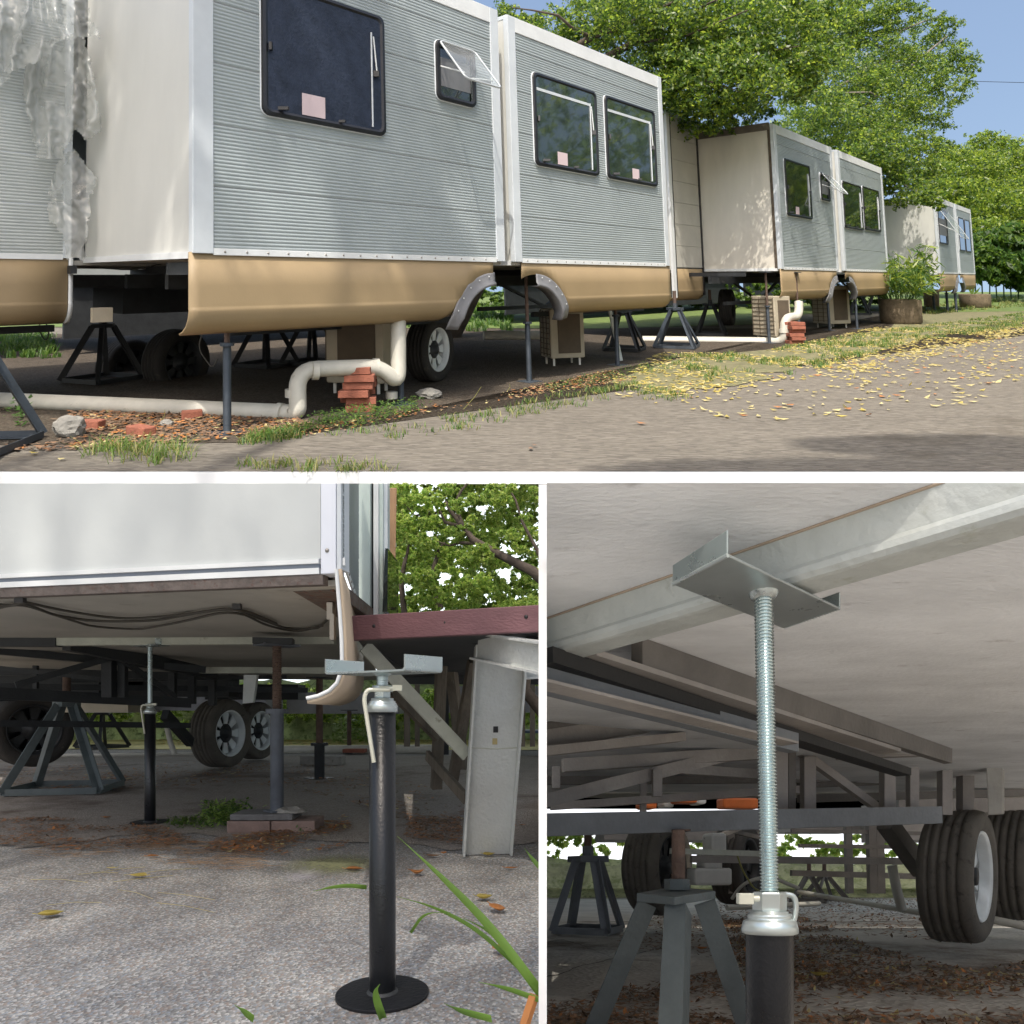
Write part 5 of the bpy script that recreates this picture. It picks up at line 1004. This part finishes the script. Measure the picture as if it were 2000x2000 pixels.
o=m.build('far_hedge',M('hedge_mass',(.30,.36,.16),.9,0,.6,3,1,12,col2=(.10,.14,.05),c2=.5)); o['kind']='stuff'; o['label']='pale hedge closing the far side of the yellow lawn'; o['category']='hedge'
for q0,q1,r0,r1,y in ((-60,260,1335,1392,10.4),(300,520,1345,1388,11),(560,780,1352,1394,11.5),(870,1060,1340,1392,10.8)):
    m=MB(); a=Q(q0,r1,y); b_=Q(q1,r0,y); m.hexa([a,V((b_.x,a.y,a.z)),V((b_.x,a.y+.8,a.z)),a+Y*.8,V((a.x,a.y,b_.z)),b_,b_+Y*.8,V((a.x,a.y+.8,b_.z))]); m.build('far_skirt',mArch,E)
r5=thing('background_shrubs',Q(900,1430,13),'green shrubs seen through below the deck and behind the ficus','shrub'); C=crown(tc2,30000,.1); v,q=leafquads(C,.12); o=rawmesh('foliage',v,q,rng.integers(0,3,len(C)),[mLv,mLv2,mL2],r5); o['kind']='stuff'
tc3=[(px,1385+random.uniform(-30,22),13.5,26) for px in list(range(-60,1100,26))+list(range(-50,1100,34))]
C=crown(tc3,22000,.1); v,q=leafquads(C,.10); o=rawmesh('far_bushes',v,q,rng.integers(0,3,len(C)),[mLv,mLv2,mL2]); o['kind']='stuff'; o['label']='low bushes beyond the far lawn, leaves brightened in colour'; o['category']='shrub'  # no sun reaches these bushes, the leaf colour carries the brightness
mSkyB=emit('hazy_sky',(.88,.96,1.0),1.45)
m=MB(); m.add([(-22,19,-1.2),(6,19,-1.2),(6,19,9),(-22,19,9)],[(0,1,2,3)]); struct(m.build('sky',mSkyB))
# ============================================================= SITE 3: looking up under the trailer floor at the jack head
use(BR); CZ=.50
mG3c = aggregate('broken_paving', (.56,.53,.48), [(.60,.57,.52),(.50,.46,.42),(.56,.52,.47)], 40, (.15,.115,.09), .50, (1,1,1), .6)
mFar = M('sun_toned_paving',(.62,.60,.57),.9,0,.2,3,.3,30)  # pale colour stands in for sunlight that the slab above blocks
m=MB(); m.add([(-.2,.15,-.45),(5.2,.15,-.45),(9,9,-.45),(-.5,9,-.45)],[(0,1,2,3)]); struct(m.build('ground',mG3c))
patch('sun_toned_ground',[(-1,6.3),(9,6.3),(14,20),(-2,20)],-.446,mFar)  # sunlit look comes from the pale paving colour only
U=thing('trailer',Q(1600,1700,4.5),'underside of a trailer: pale floor panels, galvanized rails and dark steel chassis bars','trailer')
def ub(name,mat,a,b,w_=.05,h_=.06,bev=0): m=MB(); m.beam(Q(*a),Q(*b),w_,h_); return m.build(name,mat,U,bevel=bev)
m=MB(); m.hexa([(-.2,.6,CZ),(2.4,.6,CZ),(4.2,4.6,CZ),(-.2,4.6,CZ),(-.2,.6,CZ+.02),(2.4,.6,CZ+.02),(4.2,4.6,CZ+.02),(-.2,4.6,CZ+.02)]); m.build('floor_panel',mBoard,U)
m=MB(); m.hexa([(-.2,4.61,CZ-.004),(4.2,4.61,CZ-.004),(4.4,4.9,CZ-.004),(-.2,4.9,CZ-.004),(-.2,4.61,CZ+.02),(4.2,4.61,CZ+.02),(4.4,4.9,CZ+.02),(-.2,4.9,CZ+.02)]); m.build('floor_panel',mUnder,U)
# the galvanized rail right above the jack
a=H(1068,1207,CZ); b=H(1835,943,CZ); rd=(b-a).normalized(); rn=V((-rd.y,rd.x,0)); 
if rn.y>0: rn=-rn
A0=a-rd*.5; B0=b+rd*.5; bo=-rn*.058
prof=[(0,0),(.002,-.004),(.002,-.050),(.008,-.058),(.009,-.068),(.004,-.075),(-.002,-.0765),(-.056,-.0765),(-.058,-.074),(-.058,0)]
m=MB(); m.sweep(prof,[A0,B0],rn,UP,closed=True); m.build('galvanized_rail',mGalvR:=M('galvanized_rail',(.47,.49,.465),.55,.15,.14,5,.35,45,col2=(.36,.37,.31),c2=.6,stretch=(1,1,1)),U)
m=MB(); m.tube([A0+rn*.003-UP*.002,B0+rn*.003-UP*.002],.0022,5); m.build('orange_edge_line',M('rusty_edge',(.42,.33,.25),.8),U)
m=MB(); q=H(1100,1318,CZ-.088); m.hexa([H(1040,1318,CZ-.088),H(1143,1306,CZ-.088),H(1140,1292,CZ-.08),H(1040,1270,CZ-.08),H(1040,1312,CZ-.080),H(1148,1300,CZ-.080),H(1142,1290,CZ-.078),H(1040,1268,CZ-.078)]); m.build('saddle_end',mZinc,U)
# chassis bars
mDk=M('brown_grey_steel',(.17,.155,.14),.6,.15,.25,5,.2,50,col2=(.13,.10,.085),c2=.62); mBl2=M('blue_grey_steel',(.19,.205,.22),.5,.2,.2,5,.2,50); mMd=M('mid_grey_steel',(.35,.32,.295),.55,.15,.2,5,.2,50)
def bar3(name,mat,pu0,pu1,zt,hh,wd): # top edge through two pixels on a height
    a=H(pu0[0],pu0[1],zt); b=H(pu1[0],pu1[1],zt); d=(b-a).normalized(); n_=V((-d.y,d.x,0)); n_=-n_ if n_.y<0 else n_
    m=MB(); m.hexa([a-UP*hh,b-UP*hh,b-UP*hh+n_*wd,a-UP*hh+n_*wd,a,b,b+n_*wd,a+n_*wd]); return m.build(name,mat,U)
bar3('cross_beam',mDk,(1255,1245),(1860,1462),CZ-.001,.060,.03)
bar3('beam_flange',mMd,(1165,1268),(1760,1462),CZ-.061,.012,.075)
bar3('cross_beam',mBlack2:=M('painted_shadow_black',(.018,.018,.018),.6,.1,.2,5,.1,50),(1080,1262),(1780,1500),CZ-.075,.03,.06)  # black bar painted in as the shadow gap between the beams
bar3('cross_beam',mBl2,(1060,1290),(1560,1432),.405,.055,.035); bar3('beam_flange',mMd,(1060,1323),(1560,1448),.349,.006,.05)
for a,b,w_,h_,mt in [((1040,1448,2.4),(1360,1400,2.7),.05,.06,mMd),((1040,1430,2.4),(1380,1385,2.75),.05,.05,mDk),((1040,1470,2.3),(1330,1440,2.6),.05,.03,mMd),
    ((1040,1570,2.6),(1500,1455,3.1),.035,.05,mMd),((1075,1575,3.3),(1560,1542,3.4),.04,.035,mMd),((1100,1495,2.8),(1500,1470,3.0),.04,.05,mMd),((1040,1612,2.35),(1830,1592,3.2),.05,.075,mBl2),
    ((1300,1500,3.0),(1520,1515,3.2),.03,.04,mMd),((1545,1455,3.1),(1730,1590,3.3),.03,.035,mMd),((1640,1470,3.0),(1880,1462,3.2),.05,.055,mMd),((1590,1468,3.2),(1640,1462,3.2),.04,.02,mMd),
    ((1040,1525,3.5),(1800,1520,4.2),.04,.04,mDk),((1560,1530,4),(1990,1515,4.4),.04,.05,mDk),((1500,1490,3.7),(2020,1492,4.3),.04,.045,mMd),((1560,1560,4.2),(2000,1548,4.4),.04,.045,mDk),((1350,1678,5),(1760,1682,5.2),.04,.05,mMd),
    ((1560,1652,5.6),(1800,1655,5.6),.03,.03,mDk),((1310,1662,3.8),(1500,1668,4.0),.025,.03,mGalv)]:
    ub('chassis_bar',mt,a,b,w_,h_)
for px,r0,r1,y,w_ in [(1283,1503,1556,2.8,.035),(1086,1498,1540,2.7,.03),(1520,1450,1592,3.0,.06),(1545,1452,1592,3.05,.03),(1578,1480,1592,3.1,.05),(1733,1500,1592,3.2,.05),(1782,1500,1592,3.3,.04),(1845,1480,1592,3.6,.05),(1885,1500,1592,3.8,.06),(1256,1520,1588,3.6,.03)]:
    ub('chassis_upright',mMd if px!=1545 else mDk,(px,r0,y),(px,r1,y),w_,w_)
ub('galvanized_crossrail',mGalvR,(1812,1474,3.3),(2060,1462,3.3),.05,.04)
m=MB(); m.hexa([Q(1930,1592,3.5),Q(1958,1590,3.5),Q(1962,1590,3.6),Q(1936,1592,3.6),Q(1925,1482,3.5),Q(1958,1482,3.5),Q(1962,1482,3.6),Q(1930,1482,3.6)]); m.build('galvanized_hanger',mWoodP:=M('pale_hanger',(.36,.34,.30),.7,0,.2,6,.2),U,bevel=.006)
ub('axle_arm',mDk,(1730,1605,4),(1800,1700,4.3),.08,.09); ub('plate',mRust,(1312,1622,2.55),(1345,1622,2.55),.06,.006)
for px,row,y,sx,sz in [(1640,1500,5.6,1.0,.10),(1900,1560,6.0,1.4,.25)]:
    m=MB(); m.cube(Q(px,row,y),sx,.3,sz); m.build('underfloor_box',mDk,U)
for q0,q1,r0,r1,y in ((1180,1420,1590,1640,7.5),(1560,1700,1585,1622,8),(1760,1990,1560,1640,7)):
    m=MB(); a=Q(q0,r1,y); b_=Q(q1,r0,y); m.hexa([a,V((b_.x,a.y,a.z)),V((b_.x,a.y+.8,a.z)),a+Y*.8,V((a.x,a.y,b_.z)),b_,b_+Y*.8,V((a.x,a.y+.8,b_.z))]); m.build('far_skirt',mMd,U)
for px,y in ((1425,6),(1482,6.5),(1655,7),(1700,5.8),(1715,5.8)): ub('far_upright',mDk,(px,1590,y),(px+4,1745,y),.06,.06)
for a,b,w_ in [((1545,1622,5.8),(1800,1628,5.8),.03),((1545,1705,6.2),(1800,1712,6.2),.05),((1330,1600,5),(1500,1640,5.6),.03),((1380,1640,5),(1500,1600,5.6),.03)]: ub('far_bar',mDk,a,b,w_,w_)
# jack whose head carries the rail
JY=1.06; jb=Q(1503,1745,JY); jb.z=-.45; jh=.41
root=thing('screw_jack',jb,'black screw jack with long bright threaded rod carrying the galvanized rail','jack')
r=.0345; Cp=lambda row: Q(1505,row,JY).z
tp_=V((jb.x,jb.y,Cp(1823)))
m=MB(); m.lathe([(r*.98,0),(r*.98,tp_.z+.45)],jb,UP,48); m.build('tube',mBlackP,root)
m=MB(); m.lathe([(r+.001,-.001),(r+.0055,.001),(r+.006,.006),(r+.003,.018),(r-.002,.021),(r-.004,.022),(r-.003,.025),(r-.004,.029),(r-.008,.0295),(r-.008,.033),(0,.033)],tp_,UP,48); m.build('collar_cap',mZincW,root)
m=MB(); nb=tp_+UP*.033; m.lathe([(0,0),(.0235,0),(.0245,.002),(.0245,.026),(.0225,.0285),(0,.0285)],nb,UP,6,False); m.build('hex_nut',mZincW,root,bevel=.001)
m=MB(); h0=nb.z+.028; top=V((jb.x-.009,jb.y,jh)); z=h0; rr=.0137; prof=[]; path=[]; st=.0050
N=int((jh-h0)/st); vs=[]; fs=[]; sg=26; ax=(top-V((jb.x,jb.y,h0)))
for i in range(N):
    for dz,rad in ((0,rr*.80),(.38,rr),(.52,rr),(.9,rr*.80)):
        c_=V((jb.x,jb.y,h0))+ax*((i+dz)/N); vs += [c_+V((math.cos(2*math.pi*j/sg)*rad,math.sin(2*math.pi*j/sg)*rad,0)) for j in range(sg)]
rows_=len(vs)//sg; m.add(vs,[(i*sg+j,i*sg+(j+1)%sg,(i+1)*sg+(j+1)%sg,(i+1)*sg+j) for i in range(rows_-1) for j in range(sg)],False); m.build('threaded_rod',M('bright_zinc_thread',(.62,.71,.71),.22,.9,.08,9,.03),root)
pa,pb_,pc,pd=[H(*q,jh) for q in ((1316,1143),(1423,1087),(1640,1190),(1530,1228))]
def sheet(pts,t): k=len(pts); return
m=MB(); th=UP*.004
m.hexa([pa,pd,pc,pb_,pa+th,pd+th,pc+th,pb_+th]); m.build('head_plate',mZincD:=M('zinc_underside',(.40,.44,.44),.30,.6,.15,5,.05,50,col2=(.25,.26,.26),c2=.68),root,bevel=.0015)
dv=(pd-pa).normalized()
m=MB(); m.hexa([pa-dv*.003,pa+dv*.0,pb_+dv*.0,pb_-dv*.003,pa-dv*.003+UP*.028,pa+UP*.028,pb_+UP*.034,pb_-dv*.003+UP*.034]); m.build('head_flange',mZinc,root,bevel=.001)
m=MB(); m.hexa([pd,pd+dv*.003,pc+dv*.003,pc,pd+UP*.028,pd+dv*.003+UP*.028,pc+dv*.003+UP*.028,pc+UP*.028]); m.build('head_flange',mZinc,root,bevel=.001)
m=MB(); m.tube([pa-dv*.002+UP*.001,pb_-dv*.002+UP*.001],.003,8); m.build('bend_edge',mZincW,root)
m=MB(); m.lathe([(rr*.9,-.010),(rr*1.25,-.008),(rr*1.5,-.003),(rr*1.55,.0)],top,UP,24); m.build('head_weld',mZincW,root)
m=MB(); q=nb+UP*.019; m.tube([q-X*.022-Y*.018,q-X*.036-Y*.018],.005,10); m.cube(q-X*.042-Y*.018,.022,.014,.016); m.build('locking_pin',mWPlZ,root,bevel=.001)
m=MB(); m.tube(bend([q+X*.022-Y*.0+UP*.006,q+X*.036+UP*.004,q+X*.040-UP*.012,q+X*.036-UP*.034],.012,5),.0042,10); m.build('handle',mZincW,root)
# stands
def bigstand(p,tz,top,feet,label,rst):
    root=thing('support_stand',p,label,'stand','angle iron stands in the shade'); return root
st=bigstand(G(1320,2050),0,0,0,'near grey-green angle-iron stand with rusty stem, left of the jack',0)
mSt=mStand
Z0=Q(1320,1752,2.0)
m=MB(); m.hexa([Q(1243,1762,1.93),Q(1318,1768,1.80),Q(1398,1756,1.93),Q(1320,1748,2.12),Q(1243,1744,1.93),Q(1318,1752,1.80),Q(1398,1740,1.93),Q(1320,1731,2.12)]); m.build('top_plate',mSt,st,bevel=.003)
for a,b,n_ in [((1264,1765,1.95),(1160,2010,1.95),V((-.3,1,0))),((1319,1768,1.84),(1307,2060,1.60),V((.5,1,0))),((1376,1762,1.95),(1458,2000,2.0),V((.3,1,0))),((1318,1750,2.1),(1318,1975,2.35),V((0,-1,0)))]:
    a=Q(*a); b=Q(*b); m=MB(); d=(b-a).normalized(); s=d.cross(n_).normalized(); u=s.cross(d).normalized()
    m.box((a+b)/2,(b-a)/2,s*.028,u*.003); m.box((a+b)/2+s*.0255+u*.0285,(b-a)/2,s*.0025,u*.025); m.build('leg',mSt,st)
m=MB(); c_=Q(1322,1738,1.97); m.lathe([(0,0),(.034,0),(.034,.03),(0,.03)],c_,UP,6,False); m.build('nut',mSt,st)
m=MB(); m.tube([Q(1325,1722,1.97),Q(1325,1622,1.97)],.0185,16); m.build('stem',mRust,st)
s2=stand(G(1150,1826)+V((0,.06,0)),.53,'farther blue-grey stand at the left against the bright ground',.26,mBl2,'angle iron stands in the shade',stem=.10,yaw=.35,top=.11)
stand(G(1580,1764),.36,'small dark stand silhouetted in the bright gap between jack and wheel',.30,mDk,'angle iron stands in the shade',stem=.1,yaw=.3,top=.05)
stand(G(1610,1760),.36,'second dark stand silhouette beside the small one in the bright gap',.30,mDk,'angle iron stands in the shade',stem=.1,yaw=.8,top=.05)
wheel(U,Q(1872,1712,3.75),(.72,-.69,0),.345,.24,'large dusty tyre with pale rim at the right under the trailer',tyre=mTyreD)
wheel(U,Q(1978,1690,4.5),(.72,-.69,0),.345,.24,'second tyre partly hidden at the right edge behind the large dusty one',tyre=mTyreD)
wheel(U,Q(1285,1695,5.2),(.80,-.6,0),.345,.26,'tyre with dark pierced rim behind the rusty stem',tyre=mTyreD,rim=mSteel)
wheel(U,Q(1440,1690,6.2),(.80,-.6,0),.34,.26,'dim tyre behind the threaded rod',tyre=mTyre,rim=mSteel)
pipe('pipe_stub','pale plastic pipe slanting down to the ground left of the large tyre',[Q(1742,1690,4.4),Q(1752,1740,4.4),Q(1762,1778,4.4)],.028,mPvc)
pipe('ground_pipe','thin white pipe on the ground left of the large tyre',[Q(1560,1742,5.6),Q(1810,1785,4.4)],.018,mPvc)
pipe('ground_pipe','white pipe on the ground at the right edge',[Q(1930,1795,4.0),Q(2060,1820,3.8)],.022,mPvc)
pipe('ground_pipe','grey pipe lying across behind the stands',[Q(1420,1773,5.2),Q(1600,1765,5.6)],.02,mPvc)
for px,row,y,sx,sz,mt,l in [(1262,1556,5.6,.13,.20,mOrange,'orange crate end seen between the chassis bars, left'),(1335,1552,5.5,.17,.14,mOrange,'orange box seen between the chassis bars, middle'),(1440,1570,6.6,.35,.10,mOrange,'orange plank seen left of the threaded rod'),(1300,1556,5.7,.09,.18,mWPl,'white container beside the orange crate'),(1362,1552,5.6,.09,.16,mWPl,'white container right of the orange box'),
    (1395,1650,5.0,.12,.16,mWPl,'white plastic bracket under the far chassis bar'),(1385,1712,5.0,.28,.12,mWPl,'white plastic box on the ground behind the rusty stem'),(1385,1685,5.1,.14,.14,mWPl,'white plastic block on top of the box')]:
    m=MB(); m.cube(Q(px,row,y),sx,.15,sz,.2); tag(m.build('plastic_piece',mt,bevel=.02),l,'container')
m=MB(); m.tube(bend([Q(1430,1755,4.6),Q(1450,1725,4.5),Q(1500,1710,4.4),Q(1560,1735,4.4)],.1),.012,6); tag(m.build('loose_hose',mPvc),'pale hose looping behind the threaded rod nut','hose')
m=MB(); m.tube(bend([Q(1440,1670,4),Q(1450,1700,4),Q(1475,1740,4),Q(1510,1745,4)],.1),.005,5); tag(m.build('thin_wire',mG2),'thin yellowish wire hanging behind the threaded rod','wire')
litter('dead_leaf_litter','deep brown dead leaf litter on the ground under the trailer',ground_pts(9000,[(1430,2060),(2100,2060),(2100,1860),(1900,1900),(1700,1850),(1560,1790),(1400,1800),(1420,1900)],dens=lambda x,y:max(0,min(1,.75+1.3*NZ.noise((x*1.9,y*1.9,2))))),.034,[mB1,mB2,mO1,mY2],[.42,.40,.12,.06],flat=.75,lift=.006)
litter('leaf_litter_left','dead leaves along the cracked paving near the stand legs',ground_pts(2200,[(1060,2060),(1440,2060),(1440,1900),(1200,1930),(1060,1950)],dens=lambda x,y:max(0,.5+1.5*NZ.noise((x*2.3,y*2.3,6)))),.030,[mB1,mB2,mO1],[.45,.45,.1],flat=.8)
litter('leaf_litter_far','dim dead leaves behind the nut and collar',ground_pts(3200,[(1400,1800),(1900,1850),(1850,1760),(1400,1750)]),.045,[mB1,mB2,mO1],[.4,.5,.1],flat=.8)
litter('leaf_litter_mid','dead leaves under the second stand',ground_pts(700,[(1200,1850),(1420,1880),(1420,1790),(1240,1790)]),.04,[mB1,mB2],[.5,.5],flat=.8)
for i,(px,row,l) in enumerate([(1372,1857,'orange-brown curled leaf between the stand legs'),(1640,1772,'reddish leaf on the dim ground beyond the nut'),(1600,1910,'pale yellow leaf in the litter right of the tube')]):
    use(BR); leaf1(px,row,.07,.4+i,[mO1,mO1,mY1][i],l,.5,.4)
# cracks in the paving: narrow dark joints
mCr=M('dark_joint',(.03,.025,.02),1,0)
for pts in [[(1060,1830),(1120,1842),(1190,1868),(1260,1900)],[(1060,1912),(1130,1890),(1220,1868),(1330,1845)],[(1060,1842),(1100,1836),(1150,1850)]]:
    pp_=ragged([G(*p).xy for p in pts],.012,.06); m=MB(); vs=[]; 
    for x,y in pp_: w_=random.uniform(.004,.010); vs += [(x,y-w_,-.447),(x,y+w_,-.447)]
    m.add(vs,[(2*i,2*i+2,2*i+3,2*i+1) for i in range(len(pp_)-1)]); struct(m.build('paving_crack',mCr))
patch('far_bank',[(-1,11.5),(9,11.5),(10,12.5),(-1,12.5)],-.30,M('sun_toned_bank',(.62,.62,.30),.9,0,.25,5,.5,20,col2=(.40,.46,.18)))  # bank lies in shade, its sunlight is put into the colour
m=MB(); vs=[]; nx=44
for i in range(nx+1):
    px=1040+i*24
    for j,(row,dy) in enumerate(((1765,-.6),(1722,.1),(1694+12*NZ.noise((i*.5,0,7)),.0),(1678+26*NZ.noise((i*.4,3,7)),.3))): vs.append(Q(px,row,12.2+dy+.2*NZ.noise((i*.7,j*1.3,2))))
m.add(vs,[(i*4+j,(i+1)*4+j,(i+1)*4+j+1,i*4+j+1) for i in range(nx) for j in range(3)],True)
o=m.build('far_hedge',M('pale_hedge_mass',(.66,.68,.42),.9,0,.4,3,1,12,col2=(.38,.44,.2),c2=.5)); o['kind']='stuff'; o['label']='hedge with sunlight put into its pale colour beyond the wheels, seen under the chassis'; o['category']='hedge'  # light hedge colour imitates sun, only dim light falls here
mSkyC=emit('bright_hazy_sky',(.93,.95,1.0),1.2)
m=MB(); m.add([(-1,14,-.45),(14,14,-.45),(14,14,1.2),(-1,14,1.2)],[(0,1,2,3)]); struct(m.build('sky',mSkyC))
tc4=[(px,1648+random.uniform(-18,22),12.5,24) for px in list(range(1050,1990,30))]
C=crown(tc4,9000,.1); v,q=leafquads(C,.12); o=rawmesh('far_bushes',v,q,rng.integers(0,2,len(C)),[mLv,mLv2]); o['kind']='stuff'; o['label']='bushes beyond the trailer underside, leaves brightened in colour'; o['category']='shrub'  # bright leaf colour replaces sun on these bushes
# the wall between the two lower views
S.clips=()
m=MB(); use(mk(1000,0)); c0=.0372; c1=.0485
m.hexa([(c0*1.2,1.2,-1.3),(c1*1.2,1.2,-1.3),(c1*1.2+.055,2.6,-2.7),(c0*1.2+.055,2.6,-2.7),(c0*1.2,1.2,.046),(c1*1.2,1.2,.046),(c1*1.2+.055,2.6,.10),(c0*1.2+.055,2.6,.10)])
o=m.build('white_partition',mEdge); struct(o); o['label']='thin white partition wall between the two lower bays'
